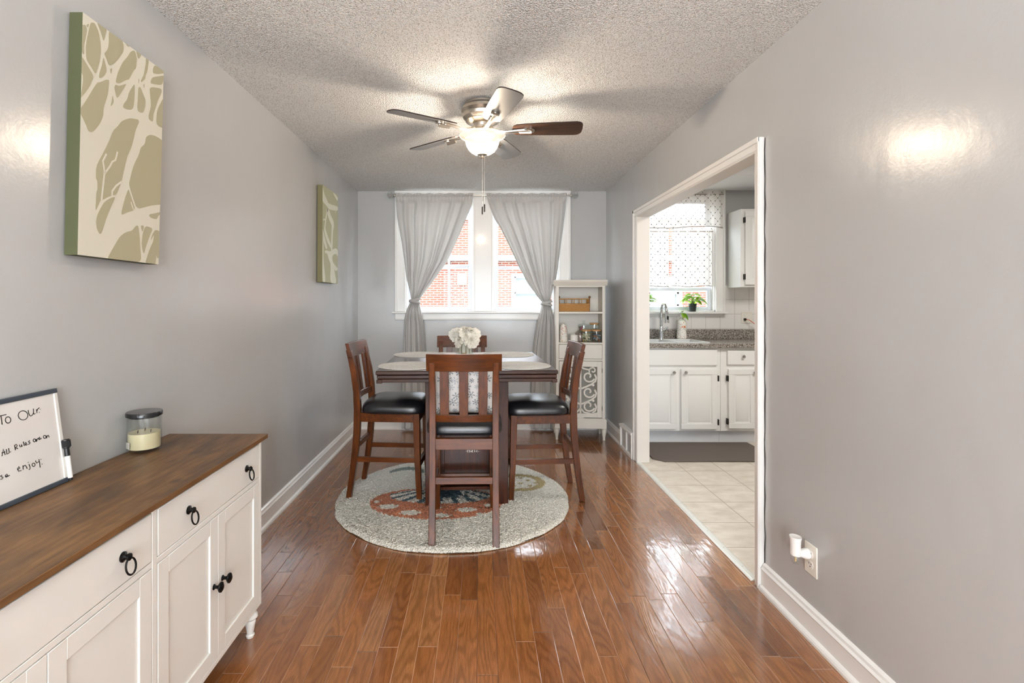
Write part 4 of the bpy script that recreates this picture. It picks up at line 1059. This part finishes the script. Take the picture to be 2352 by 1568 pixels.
m = MB(); fnS = lambda a, b, h_: (a, FY - .001 + h_, b)
def spiral(cx, cz_, r0, r1, a0, a1, n=54): return [(cx + (r0 + (r1 - r0) * k / n) * math.cos(a0 + (a1 - a0) * k / n), cz_ + (r0 + (r1 - r0) * k / n) * math.sin(a0 + (a1 - a0) * k / n)) for k in range(n + 1)]
for sx_ in (-1, 1):
    def mir(p): return [(sx_ * x, z) for x, z in p]
    for (zc_, fl) in ((.600, 1), (.455, 1), (.325, 1)):
        m.ribbon(mir(spiral(.075, zc_, .012, .058, -.8, 4.2 * 1.5 - .8 + .4)), .015, 0, .009, fnS)
        m.ribbon(mir([(.131, zc_ + .02), (.146, zc_ - .01), (.138, zc_ - .045), (.10, zc_ - .075), (.05, zc_ - .098), (.0, zc_ - .118)]), .016, 0, .009, fnS)
        m.lathe([(.012, 0), (.012, .009)], 16, T=Matrix.Translation((sx_ * .118, FY + .008, zc_ - .082)) @ Matrix.Rotation(PI / 2, 4, 'X'))
    m.ribbon(mir(spiral(.115, .655, .008, .036, 3.6, 10.0)), .012, 0, .009, fnS)
    m.ribbon(mir([(.0, .69), (.03, .672), (.075, .662), (.12, .69)]), .014, 0, .009, fnS)
    m.ribbon(mir([(.0, .30), (.035, .262), (.09, .252), (.155, .255)]), .014, 0, .009, fnS)
m.ribbon([(0, b0), (0, b1)], .016, 0, .009, fnS)
m.build('scrollwork', TALLW, dr)
MB().lathe([(.006, 0), (.004, .006), (.010, .014), (.009, .019), (.001, .021)], 16, T=Matrix.Translation((-dx + .018, FY - .002, .490)) @ Matrix.Rotation(PI / 2, 4, 'X')).build('knob', NICKEL, dr, smooth=True)
for z in (.30, .655): MB().box(dx - .002, dx + .004, FY - .004, FY + .002, z - .02, z + .02).build('hinge', plain('dark_hinge', srgb(60, 56, 50), .4, .6), dr)
def onshelf(x, y, z):       # point on a bookcase shelf (bookcase coordinates -> world)
    q = Matrix.Translation((BKX, BKY, 0)) @ Matrix.Rotation(math.radians(-4), 4, 'Z') @ Vector((x, y, z)); return tuple(q)
# basket
bs = thing('wicker_basket', 'open woven straw basket on the top shelf of the bookcase', 'basket', onshelf(-.055, -.06, 1.2075), math.radians(-4))
STRAW = plain('woven_straw', srgb(190, 142, 84), .8, var=.35, vscale=120); STK = plain('dark_cane', srgb(120, 78, 42), .7)
m = MB(); bw, bdp, hh = .138, .085, .075
per = []
for k in range(96):
    u = k / 96 * 4; s_ = int(u); f_ = u - s_
    c = [(-bw, -bdp), (bw, -bdp), (bw, bdp), (-bw, bdp)]; a, b = c[s_], c[(s_ + 1) % 4]; per.append((a[0] + (b[0] - a[0]) * f_, a[1] + (b[1] - a[1]) * f_))
for row in range(9):
    z = .005 + row * .0082
    m.tube([(x * (1 + .035 * ((k + row) % 2)) * (1 + row * .004), y * (1 + .07 * ((k + row) % 2)) * (1 + row * .004), z + .0015 * ((k + row) % 2)) for k, (x, y) in enumerate(per)], .0052, 6, closed=True)
m.build('woven_side', STRAW, bs, smooth=True, angle=0)
m = MB()
for k in range(0, 96, 6): x, y = per[k]; m.tube([(x * 1.0, y, .07), (x * 1.03, y * 1.03, .118)], .0032, 6)
m.tube([(x * 1.04, y * 1.04, .120) for x, y in per], .005, 8, closed=True)
m.build('rim', STRAW, bs, smooth=True, angle=0)
for sx_ in (-1, 1): m = MB(); m.tube([(sx_ * bw * 1.03, -bdp * 1.03, .0), (sx_ * bw * 1.05, -bdp * 1.05, .128)], .005, 8); m.lathe([(.001, 0), (.011, .005), (.012, .013), (.008, .021), (.001, .023)], 14, c=(sx_ * bw * 1.05, -bdp * 1.05, .126)); m.build('corner_post', STK, bs, smooth=True)
MB().box(-bw + .005, bw - .005, -bdp + .005, bdp - .005, .001, .006).build('basket_base', STRAW, bs)
# floral stack, pot, bag, jars
SH = .9175
def speckles(t, o, col):
    v = t.n('ShaderNodeTexVoronoi'); t.put(v.inputs['Vector'], o); v.inputs['Scale'].default_value = 75
    d = v.outputs['Distance']; hue = v.outputs['Color']; x = t.xyz(hue)
    pc = t.ramp(x[0], [(0, srgb(196, 70, 60)), (.3, srgb(206, 130, 110)), (.5, srgb(110, 140, 110)), (.72, srgb(200, 160, 90)), (1, srgb(96, 100, 120))], 'CONSTANT')
    return t.mix(t.ramp(d, [(.25, (1, 1, 1)), (.32, (0, 0, 0))]), col, pc)
def mat_fn(name, col, fn, rough=.4, **k):
    t = NT(name); o = t.obj(); return t.done(t.pbr(fn(t, o, col), rough, **k))
FLORAL = mat_fn('floral_print_paper', srgb(238, 234, 226), speckles, .5)
m = MB(); m.lathe([(.038, 0), (.040, .004), (.0405, .03), (.037, .05), (.0395, .054), (.0385, .075), (.035, .098), (.037, .102), (.035, .125), (.030, .145), (.024, .165), (.0245, .172), (.018, .174), (.001, .1745)], 36)
o = m.build('floral_cup_stack', FLORAL, None, smooth=True, angle=40); o.location = onshelf(-.152, -.115, SH); tag(o, 'tall tapered stack of white cups with tiny flower print at left of the bookcase middle shelf', 'container')  # upside-down cup stack, turned as a single shape
cn = thing('lidded_pot', 'short white lidded pot in the middle of the bookcase middle shelf', 'pot', onshelf(-.052, -.125, SH))  # white lidded jar, not a candle
MB().lathe([(.036, 0), (.038, .004), (.038, .058), (.035, .062), (.001, .062)], 32).build('pot_body', plain('white_ceramic', srgb(238, 236, 230), .3), cn, smooth=True, angle=40)
MB().lathe([(.037, .062), (.036, .069), (.010, .073), (.009, .079), (.001, .080)], 32).build('lid', plain('white_ceramic_lid', srgb(230, 228, 222), .35), cn, smooth=True, angle=40)
bg = MB(); rg_ = random.Random(5)
n = 20; R0 = [(.03, 0), (.046, .018), (.050, .05), (.044, .08), (.026, .105), (.010, .118), (.012, .124), (.022, .145)]
bg.rings([[(r * (1 + .16 * math.sin(i * 1.9 + k) + .08 * rg_.random()) * math.cos(2 * PI * i / n), r * (1 + .12 * math.sin(i * 2.7 + k)) * math.sin(2 * PI * i / n), z) for i in range(n)] for k, (r, z) in enumerate(R0)], cap1=False)
bag = thing('plastic_bag', 'tied clear plastic bag with pink twist behind the white pot', 'bag', onshelf(.02, -.05, SH))
bg.build('film', glass_pane('clear_film', (.86, .84, .84, 1), .25), bag, smooth=True, fix=False, angle=0)
m = MB(); m.lathe([(.001, 0), (.03, .006), (.036, .03), (.026, .06), (.001, .075)], 16); m.build('pale_contents', plain('pale_pink_goods', srgb(214, 196, 186), .8), bag, smooth=True)
MB().lathe([(.011, .112), (.012, .117), (.011, .123)], 12).tube([(0, -.01, .118), (.008, -.022, .135), (.012, -.015, .152)], .003, 6).build('twist_tie', plain('magenta_tie', srgb(170, 50, 100), .5), bag, smooth=True)
LIDW = plain('bamboo_lid', srgb(196, 150, 98), .5, var=.1)
def bits(kind, R_, H_, seed):
    m = MB(); r_ = random.Random(seed)
    for k in range(46):
        a = r_.random() * 6.28; r = (R_ - .012) * math.sqrt(r_.random()); z = .012 + (H_ - .02) * r_.random()
        T = Matrix.Translation((r * math.cos(a), r * math.sin(a), z)) @ Matrix.Rotation(r_.random() * 6, 4, Vector((r_.random(), r_.random(), r_.random() + .1)).normalized())
        if kind == 'tubes': m.tube([(-.013, 0, 0), (.013, 0, 0)], .0048, 7, T=T, mi=r_.choice((0, 0, 0, 1, 2)))
        else: m.box(-.014, .014, -.009, .009, -.002, .002, T=T, mi=r_.choice((0, 1, 2, 0)))
    return m
def jar(name, label, x, y, R_, H_, lid, contents=None, mats=None, seed=0):
    t = thing(name, label, 'jar', onshelf(x, y, SH))
    MB().lathe([(R_ - .004, 0), (R_, .004), (R_, H_), (R_ - .003, H_), (R_ - .003, .006), (.001, .005)], 36, caps=False).build('glass_body', GLASS, t, smooth=True, angle=50)
    if lid == 'wood': MB().lathe([(R_ - .004, H_ - .006), (R_ - .002, H_), (R_ + .002, H_), (R_ + .002, H_ + .011), (.001, H_ + .012)], 36).build('lid', LIDW, t, smooth=True, angle=40)
    else: MB().lathe([(R_, H_), (R_ + .002, H_ + .004), (R_ - .006, H_ + .012), (.016, H_ + .018), (.008, H_ + .022), (.012, H_ + .030), (.016, H_ + .040), (.012, H_ + .048), (.001, H_ + .050)], 36).build('lid', GLASS, t, smooth=True, angle=60)
    if contents: bits(contents, R_, H_ * .78, seed).build('contents', mats, t)
P1 = [plain('cream_packet', srgb(226, 218, 190), .6), plain('mint_packet', srgb(150, 180, 140), .6), plain('yellow_packet', srgb(214, 188, 100), .6)]
P2 = [plain('blue_packet', srgb(80, 110, 130), .6), plain('brown_packet', srgb(150, 100, 60), .6), plain('silver_packet', srgb(190, 190, 186), .4)]
jar('glass_jar', 'tall clear glass jar with glass knob lid at the back of the bookcase middle shelf', .058, .012, .054, .150, 'glass')
jar('storage_jar', 'glass jar with wooden lid holding cream and green wrapped candies', .062, -.118, .0455, .108, 'wood', 'tubes', P1, 2)
jar('storage_jar', 'glass jar with wooden lid holding blue and brown sachets at right of shelf', .158, -.118, .0435, .108, 'wood', 'flat', P2, 3)
jar('storage_jar', 'taller glass jar with wooden lid standing behind the sachet jar', .158, .005, .042, .165, 'wood', 'flat', P2[::-1], 4)

# ================================================================ OUTLET AND AIR FRESHENER ON THE RIGHT WALL
def outlet(label, loc, rz, gang=1, plug=False):     # faces local -Y
    t = thing('power_outlet', label, 'outlet', loc, rz)
    wdt = .036 if gang == 1 else .057
    MB().prism([(-wdt, -.060), (wdt, -.060), (wdt, .060), (-wdt, .060)], 0, .006, lambda a, b, h_: (a, -h_, b)).build('cover_plate', plain('outlet_plate', srgb(232, 226, 214), .35), t, bevel=.003)
    for gx in ((0,) if gang == 1 else (-.023, .023)):
        for z in (-.0205, .0205):
            m = MB(); m.prism([(gx + .0165 * math.cos(a) * 1.0, z + max(-.0145, min(.0145, .0175 * math.sin(a)))) for a in [2 * PI * k / 24 for k in range(24)]], .006, .0072, lambda a, b, h_: (a, -h_, b))
            s_ = m.build('socket', plain('socket_face', srgb(240, 236, 228), .3), t)
            m = MB(); m.box(gx - .0078, gx - .0058, -.0078, -.007, z + .001, z + .009); m.box(gx + .0055, gx + .0075, -.0078, -.007, z + .002, z + .008); m.lathe([(.0026, 0), (.0026, .0008)], 10, T=Matrix.Translation((gx, -.007, z - .007)) @ Matrix.Rotation(PI / 2, 4, 'X')); m.build('slot', BLACKP, s_)
    return t
outlet('single white outlet low on the right wall with an air freshener plugged in', (XR, 1.943, .301), -PI / 2)
af = thing('air_freshener', 'white plug-in air freshener with clear oil bottle in the right wall outlet', 'air freshener', (XR - .008, 1.955, .322), -PI / 2)
WP = plain('white_plastic', srgb(238, 236, 232), .3)
m = MB(); m.lathe([(.020, 0), (.021, .006), (.018, .018), (.014, .028), (.014, .040)], 24, T=Matrix.Translation((0, 0, -.004)) @ Matrix.Rotation(PI / 2, 4, 'X')); m.build('plug_body', WP, af, smooth=True)
m = MB(); m.lathe([(.0195, -.005), (.0205, .0), (.0205, .035), (.0215, .052), (.024, .064), (.0235, .067), (.012, .064), (.001, .0635)], 28, c=(0, -.048, -.004), sy=.85); m.build('diffuser_body', WP, af, smooth=True, angle=50)
m = MB(); m.lathe([(.0165, -.006), (.0195, -.010), (.0190, -.026), (.014, -.038), (.006, -.041), (.001, -.0415)], 24, c=(0, -.048, -.002), sy=.85); m.build('oil_bottle', GLASS, af, smooth=True, angle=0)
MB().tube([(0, -.048, -.005), (0, -.048, -.034)], .003, 8).build('wick', plain('tan_wick', srgb(196, 168, 110), .8), af)
# ================================================================ KITCHEN
KF = 4.615      # face of the base cabinets
def raised_door(mb, x0, x1, z0, z1, y, arch=False):   # frame with raised centre panel, facing -Y
    mb.box(x0, x1, y - .018, y, z0, z1)
    st = .052; a, b, c, d = x0 + st, x1 - st, z0 + st, z1 - st
    g = .014
    # grooves read from a lowered field with bevelled raised panel
    mb.hexa([(a + g, y - .018, c + g), (b - g, y - .018, c + g), (b - g, y - .018, d - g), (a + g, y - .018, d - g)],
            [(a + g + .020, y - .026, c + g + .020), (b - g - .020, y - .026, c + g + .020), (b - g - .020, y - .026, d - g - .020), (a + g + .020, y - .026, d - g - .020)])
    for (p, q, r, s_) in ((x0, x1, z0, c), (x0, x1, d, z1), (x0, a, c, d), (b, x1, c, d)): mb.box(p, q, y - .024, y - .017, r, s_)
def kknob(parent, x, z, y, ox, oy):
    MB().lathe([(.007, 0), (.005, .005), (.005, .012), (.0135, .018), (.0145, .022), (.011, .027), (.001, .029)], 20, T=Matrix.Translation((x - ox, y - oy, z)) @ Matrix.Rotation(PI / 2, 4, 'X')).build('knob', STEELK, parent, smooth=True)
def khinge(parent, x, z, y, ox, oy):
    m = MB(); m.box(x - ox - .005, x - ox + .005, y - .03 - oy, y - oy, z - .026, z + .026); m.tube([(x - ox, y - .028 - oy, z - .022), (x - ox, y - .028 - oy, z + .022)], .004, 8); m.build('hinge', plain('aged_black_hinge', srgb(50, 46, 42), .4, .7), parent)
def base_cab(label, x0, x1, rows, doors, false_front=False):
    ox, oy = (x0 + x1) / 2, (KF + KB) / 2
    t = thing('base_cabinet', label, 'cabinet', (ox, oy, 0))
    L = lambda o: [setattr(v, 'co', v.co) for v in []]
    m = MB(); xa, xb, ya, yb = x0 - ox, x1 - ox, KF - oy, KB - .008 - oy
    m.box(xa, xa + .018, ya + .02, yb, .11, .876); m.box(xb - .018, xb, ya + .02, yb, .11, .876); m.box(xa + .018, xb - .018, ya + .02, yb - .008, .11, .128); m.box(xa + .018, xb - .018, yb - .008, yb, .11, .876); m.box(xa, xb, ya, ya + .02, .11, .876)
    m.build('body', KCAB, t, bevel=.002)
    MB().box(x0 - ox, x1 - ox, KF + .03 - oy, KB - .02 - oy, 0, .11).build('toe_kick', plain('grey_white_toe_kick', srgb(206, 208, 212), .5), t)
    for (a, b, c, d, kx) in rows:
        m = MB(); m.box(a - ox, b - ox, KF - .020 - oy, KF - oy, c, d); o = m.build('drawer_front', KCAB, t, bevel=.006, seg=3)
        if kx is not None: kknob(o, kx, (c + d) / 2 + .012, KF - .02, ox, oy)
    for (a, b, c, d, kx, hx) in doors:
        m = MB(); raised_door(m, a - ox, b - ox, c, d, KF - oy); o = m.build('door', KCAB, t, bevel=.003)
        kknob(o, kx, d - .030, KF - .024, ox, oy)
        if hx is not None:
            for z in (d - .085, c + .065): khinge(o, hx, z, KF, ox, oy)
    return t
base_cab('white sink base cabinet with two raised-panel doors seen through the opening', 1.385, 2.214, [(1.45, 2.178, .716, .862, None)], [(1.47, 1.798, .131, .683, 1.772, None), (1.845, 2.177, .131, .683, 1.880, 2.184)])
base_cab('narrow white base cabinet with one drawer and one door right of the sink cabinet', 2.216, 2.86, [(2.272, 2.525, .722, .852, 2.412)], [(2.280, 2.530, .138, .683, 2.512, 2.270), (2.55, 2.80, .138, .683, 2.58, None)])
ct = MB(); GR = granite()
SKX0, SKX1, SKY0, SKY1 = 1.50, 2.12, 4.68, 5.03
ct.box(1.372, 2.86, KF - .04, SKY0, .878, .918); ct.box(1.372, 2.86, SKY1, KB - .008, .878, .918); ct.box(1.372, SKX0, SKY0, SKY1, .878, .918); ct.box(SKX1, 2.86, SKY0, SKY1, .878, .918)
o = ct.build('countertop', GR, None, bevel=.004); MB().box(1.372, 2.86, KB - .03, KB - .0065, .918, 1.018).build('backsplash_lip', GR, o, bevel=.003)
tag(o, 'speckled grey granite-look kitchen countertop with short backsplash', 'countertop')
sk = thing('kitchen_sink', 'white double-bowl drop-in sink set in the granite countertop', 'sink', (1.81, 4.86, .918))
m = MB(); e = .02
x0, x1, y0, y1 = SKX0 - 1.81 - e, SKX1 - 1.81 + e, SKY0 - 4.86 - e, SKY1 - 4.86 + .07
def rim(m, xa, xb, ya, yb, holes):
    x = xa
    for (a, b, c, d) in holes: m.box(x, a, ya, yb, 0, .008); m.box(a, b, ya, c, 0, .008); m.box(a, b, d, yb, 0, .008); x = b
    m.box(x, xb, ya, yb, 0, .008)
hs = [(-.29, -.02, -.165, .15), (.02, .29, -.165, .15)]
rim(m, x0, x1, y0, y1, hs)
m.build('rim', plain('sink_enamel', srgb(236, 236, 234), .2, coat=.4), sk, bevel=.003)
for (a, b, c, d) in hs:
    m = MB(); q = .003
    for (p, q_, r, s_) in ((a, a + q, c, d), (b - q, b, c, d), (a, b, c, c + q), (a, b, d - q, d)): m.box(p, q_, r, s_, -.15, .004)
    m.box(a, b, c, d, -.153, -.15); m.build('bowl', plain('sink_bowl_enamel', srgb(226, 228, 228), .2), sk)
fc = thing('kitchen_faucet', 'chrome pull-down gooseneck faucet at the sink', 'faucet', (1.835, 5.075, .926))
MB().lathe([(.030, 0), (.030, .006), (.024, .010), (.023, .07), (.026, .085), (.020, .11), (.014, .125)], 24).build('faucet_base', CHROME, fc, smooth=True, angle=40)
m = MB(); m.tube([(0, 0, .10), (0, 0, .24), (0, -.01, .30), (0, -.035, .345), (0, -.075, .362), (0, -.115, .345), (0, -.14, .305), (0, -.148, .27)], .0125, 16); m.build('gooseneck', CHROME, fc, smooth=True, angle=0)
m = MB(); m.tube([(0, -.148, .275), (0, -.150, .255), (0, -.155, .20), (0, -.158, .165)], [.016, .018, .021, .024], 18); hd_ = m.build('spray_head', CHROME, fc, smooth=True, angle=40)
MB().box(-.008, .008, -.180, -.170, .20, .235).build('spray_button', BLACKP, hd_, bevel=.003)
MB().tube([(.022, 0, .085), (.045, -.005, .10), (.065, -.01, .12)], [.009, .008, .006], 12).build('lever', CHROME, fc, smooth=True)
ml = MB().box(1.44, 2.42, 4.07, 4.62, 0, .012)
mt = MB()
pl = [(1.50, 4.065), (2.44, 4.065), (2.452, 4.08), (2.452, 4.58), (2.44, 4.60), (1.46, 4.60), (1.425, 4.58), (1.425, 4.14)]
mt.prism(pl, 0, .012, lambda a, b, h_: (a, b, h_)); o = mt.build('floor_mat', plain('taupe_foam_mat', srgb(98, 88, 82), .75, bump=.2, bscale=200), None, bevel=.004); tag(o, 'dark taupe cushioned floor mat in front of the sink cabinet', 'floor mat')
# soap dispenser
sp = thing('soap_dispenser', 'white pump soap bottle with orange floral print beside the sink', 'soap dispenser', (2.045, 5.085, .9265))
MB().lathe([(.040, 0), (.047, .006), (.047, .05), (.043, .075), (.043, .085), (.046, .092), (.046, .165), (.044, .172), (.030, .190), (.016, .204), (.014, .215)], 32).build('bottle', FLORAL, sp, smooth=True, angle=40)
MB().prism([(.018 * math.cos(a), .122 + .010 * math.sin(a)) for a in [k * .35 for k in range(18)]], .0462, .0470, lambda a, b, h_: (a, -math.sqrt(max(0, h_ * h_ - a * a)), b)).prism([(.020 + .006 * math.cos(a), .116 + .005 * math.sin(a)) for a in [k * .52 for k in range(12)]], .0462, .0472, lambda a, b, h_: (a, -math.sqrt(max(0, h_ * h_ - a * a)), b)).build('orange_emblem', plain('orange_print', srgb(214, 110, 50), .5), sp)
m = MB(); m.lathe([(.015, .213), (.016, .235), (.008, .238), (.006, .262)], 18); m.tube([(0, .0, .262), (0, -.0, .268), (-.018, -.02, .270), (-.035, -.035, .262)], [.008, .009, .007, .005], 10); m.build('pump', WP, sp, smooth=True, angle=50)
# plants
def leafmat(name, a, b):
    t = NT(name); o = t.obj(); c = t.mix(t.ramp(t.noise(o, 16, 2), [(.35, (0, 0, 0)), (.65, (1, 1, 1))]), a, b)
    d = t.pbr(c, .35, spec=.4); tl = t.n('ShaderNodeBsdfTranslucent'); t.put(tl.inputs[0], c); m_ = t.n('ShaderNodeMixShader'); m_.inputs[0].default_value = .4
    t.put(m_.inputs[1], d); t.put(m_.inputs[2], tl.outputs[0]); return t.done(m_.outputs[0])
LEAF = leafmat('pothos_leaf', srgb(98, 148, 36), srgb(160, 196, 60))
def leaf(m, base, tip_dir, L_, W_, droop, roll):
    d = Vector(tip_dir).normalized(); sd = d.cross(Vector((0, 0, 1))).normalized(); up = sd.cross(d)
    sd = sd * math.cos(roll) + up * math.sin(roll); up = sd.cross(d)
    def fn(u, v):
        s_ = 2 * u - 1; wv = W_ * math.sin(PI * min(1, v ** .62)) ** .8 * (1 - .15 * v)
        back = -.12 * L_ * abs(s_) * (1 - v) ** 2
        p = Vector(base) + d * (L_ * v + back) + sd * (wv * s_ * .5) + up * (.12 * abs(s_) * wv) + Vector((0, 0, -droop * v * v * L_))
        return tuple(p)
    m.grid(6, 8, fn)
def pothos(label, loc, leaves, extra=None):
    t = thing('potted_pothos', label, 'potted plant', loc)
    MB().lathe([(.030, 0), (.040, .072), (.043, .072), (.043, .082), (.039, .082), (.036, .065), (.001, .065)], 24, caps=False).build('pot', plain('dark_green_plastic_pot', srgb(36, 42, 40), .4), t, smooth=True, angle=40)
    MB().lathe([(.037, .062), (.037, .072), (.001, .075)], 20).build('soil', plain('potting_soil', srgb(60, 45, 35), .95), t)
    m = MB(); st = MB()
    for (a, el, ln, L_, W_, dr_) in leaves:
        dx, dy = math.cos(a), math.sin(a); b = Vector((dx * ln * .75, dy * ln * .75, .072 + el))
        st.tube([(dx * .01, dy * .01, .07), (dx * ln * .35, dy * ln * .35, .075 + el * .75), tuple(b)], .0018, 6)
        leaf(m, b, (dx, dy, .25), L_, W_, dr_, random.uniform(-.4, .4))
    if extra: extra(m, st)
    m.build('foliage', LEAF, t, smooth=True, fix=False, angle=0); st.build('stems', plain('green_stem', srgb(130, 150, 70), .6), t)
    return t
R2 = random.Random(21)
lv = [(a, R2.uniform(.03, .09), R2.uniform(.03, .07), R2.uniform(.075, .105), R2.uniform(.062, .085), R2.uniform(.3, 1.0)) for a in [k * 2 * PI / 15 + .1 for k in range(15)]] + [(a, .10, .02, .075, .055, .5) for a in (0.4, 2.3, 4.0, 5.4)] + [(.0, .05, .09, .09, .07, .9), (3.14, .05, .09, .09, .07, .7), (-.5, .06, .08, .09, .07, 1.0)]
def trail(m, st):
    pts = [(-.01, -.01, .075), (-.05, -.02, .06), (-.10, -.04, .03), (-.13, -.07, .0), (-.135, -.085, -.02)]
    st.tube(pts, .0018, 6); leaf(m, pts[3], (-.8, -.4, .3), .06, .04, .2, .2); leaf(m, pts[4], (.4, -.5, -.5), .075, .06, .3, -.2); leaf(m, pts[4], (-.2, -.7, -.3), .07, .06, .3, .5)
pothos('potted pothos at the right of the kitchen window sill, trailing one vine', (2.185, 5.150, 1.2005), lv, trail)
pothos('potted pothos at the left of the kitchen window sill, half hidden by the opening jamb', (1.705, 5.150, 1.2005), [(a + .3, b, c, d, e_, f_) for (a, b, c, d, e_, f_) in lv[:19]])
# upper cabinet
uc = thing('wall_cabinet', 'white upper kitchen cabinet with raised-panel door right of the window', 'cabinet', (2.90, 5.04, 1.445))
m = MB(); m.box(-.346, .40, -.13, KB - 5.04, 0, .766); m.build('body', KCAB, uc, bevel=.002)
for (a, b, hx) in ((-.310, .02, 1), (.05, .37, None)):
    m = MB(); raised_door(m, a, b, .022, .742, -.13); o = m.build('door', KCAB, uc, bevel=.003)
    if hx:
        for z in (.10, .655): khinge(o, 2.90 + a - .007, z, 5.04 - .13, 2.90, 5.04)
o = outlet('double beige outlet on the white tiles with a black plug and orange cord', (2.752, KB - .0065, 1.140), 0, gang=2)
cd_ = thing('extension_cord', 'orange and white cord plugged into the kitchen outlet', 'cord', (2.73, KB - .014, 1.119))
MB().lathe([(.014, 0), (.014, .012), (.010, .024), (.005, .03)], 16, T=Matrix.Rotation(PI / 2, 4, 'X')).build('plug', BLACKP, cd_, smooth=True)
MB().tube([(0, -.026, 0), (.02, -.05, -.004), (.05, -.06, -.03), (.09, -.06, -.06), (.13, -.07, -.10), (.16, -.10, -.19), (.20, -.14, -.199)], .0035, 8).build('cable', plain('orange_cable', srgb(206, 92, 50), .5), cd_, smooth=True)
# kitchen curtains
KSH = sheet('diamond_print_sheer', srgb(232, 228, 222), .16, transp=.06, wov=False, extra=diamond)
TRIMB = plain('taupe_rickrack', srgb(140, 126, 110), .9)
def kc(name, label, x0, x1, y, zt, zb, nf, seed, wav=.0):
    t = thing(name, label, 'curtain', ((x0 + x1) / 2, y, zb)); r_ = random.Random(seed); hw2 = (x1 - x0) / 2; H_ = zt - zb; p1, p2 = r_.random() * 6, r_.random() * 6
    def bot(u): return wav * math.sin(u * 2 * PI * 1.3 + p1)
    def fn(u, v):
        k = 1 - .35 * v
        return ((2 * u - 1) * hw2, .012 * k * math.sin(u * 2 * PI * nf + p1) + .006 * math.sin(u * 2 * PI * nf * 2.7 + p2), bot(u) * (1 - v) + H_ * v)
    MB().grid(90, 24, fn).build('fabric', KSH, t, smooth=True, fix=False, angle=0)
    MB().tube([(fn(u / 90, 0)[0], fn(u / 90, 0)[1] - .002, fn(u / 90, 0)[2]) for u in range(91)], .0032, 6).build('hem_trim', TRIMB, t)
    MB().tube([(-hw2 - .0, 0, H_ - .045), (hw2 + .0, 0, H_ - .045)], .0045, 8).build('rod', plain('rod_taupe', srgb(150, 138, 124), .5), t)
    return t
kc('valance_curtain', 'dotted sheer valance across the top of the kitchen window', 1.47, 2.497, KB - .045, 2.447, 2.064, 4, 3, .010)
kc('tier_curtain', 'left dotted sheer tier curtain at the kitchen window', 1.535, 1.960, KB + .030, 2.078, 1.462, 4, 5, .004)
kc('tier_curtain', 'right dotted sheer tier curtain at the kitchen window', 1.995, 2.425, KB + .030, 2.078, 1.462, 4, 8, .006)

# ================================================================ LIGHT
wd = bpy.data.worlds.new('overcast'); SC.world = wd; wd.use_nodes = True
bgn = wd.node_tree.nodes['Background']; bgn.inputs[0].default_value = (.82, .91, 1.0, 1); bgn.inputs[1].default_value = WORLD
def area(name, loc, rot, sx_, sy_, power, col, portal=False):
    l = bpy.data.lights.new(name, 'AREA'); l.shape = 'RECTANGLE'; l.size = sx_; l.size_y = sy_; l.energy = power; l.color = col
    o = bpy.data.objects.new(name, l); COL.objects.link(o); o.location = loc; o.rotation_euler = rot
    if portal: l.cycles.is_portal = True
    return o
def portal(x0, x1, z0, z1, y, flip=False):
    area('window_portal', ((x0 + x1) / 2, y, (z0 + z1) / 2), (math.radians(90 if flip else -90), 0, 0), x1 - x0, z1 - z0, 1, (1, 1, 1), True)
portal(*W1, *WZ, YB + .16); portal(*W2, *WZ, YB + .16); portal(W3[0], W3[1], W3[2], W3[3], KB + .13); portal(-.95, .95, .55, 2.1, YR - .11, True)
pl = bpy.data.lights.new('fan_bulb', 'POINT'); pl.energy = BULB; pl.color = (1, .87, .72); pl.shadow_soft_size = .035
po = bpy.data.objects.new('fan_bulb', pl); COL.objects.link(po); po.location = (.012, 2.87, 2.215)
# added unseen front fill and ceiling uplight behind the camera; kitchen's own ceiling lamp
area('front_fill', (0, YR + .05, 1.35), (math.radians(90), 0, 0), 1.9, 1.6, FRONT, (1, .99, .975))  # unseen area light added as soft fill from the rear
area('ceiling_uplight_fill', (0.0, -1.0, 1.85), (PI, 0, 0), .9, .9, UPFILL, (1, .965, .92))  # unseen uplight added to brighten the ceiling
area('kitchen_ceiling_lamp', (2.6, 2.9, 2.57), (0, 0, 0), .9, .9, KLAMP, (1, .97, .92))

# ================================================================ CAMERA
cam = bpy.data.cameras.new('camera'); co = bpy.data.objects.new('camera', cam); COL.objects.link(co); SC.camera = co
co.location = (0, 0, EH); co.rotation_euler = (PI / 2, 0, 0)
cam.sensor_width = 36; cam.sensor_fit = 'HORIZONTAL'; cam.lens = F * 36 / 2352
cam.shift_x = (1176 - VX) / 2352; cam.shift_y = -(784 - VY) / 2352; cam.clip_start = .02
vs = SC.view_settings; vs.view_transform = 'Standard'; vs.look = 'None'; vs.gamma = 1; vs.exposure = EXPO; vs.use_curve_mapping = False
cy = SC.cycles; cy.use_denoising = True; cy.max_bounces = 8; cy.diffuse_bounces = 4; cy.glossy_bounces = 4; cy.transmission_bounces = 8; cy.transparent_max_bounces = 16
cy.sample_clamp_indirect = 4; cy.caustics_reflective = False; cy.caustics_refractive = False; cy.use_adaptive_sampling = True; cy.adaptive_threshold = .03
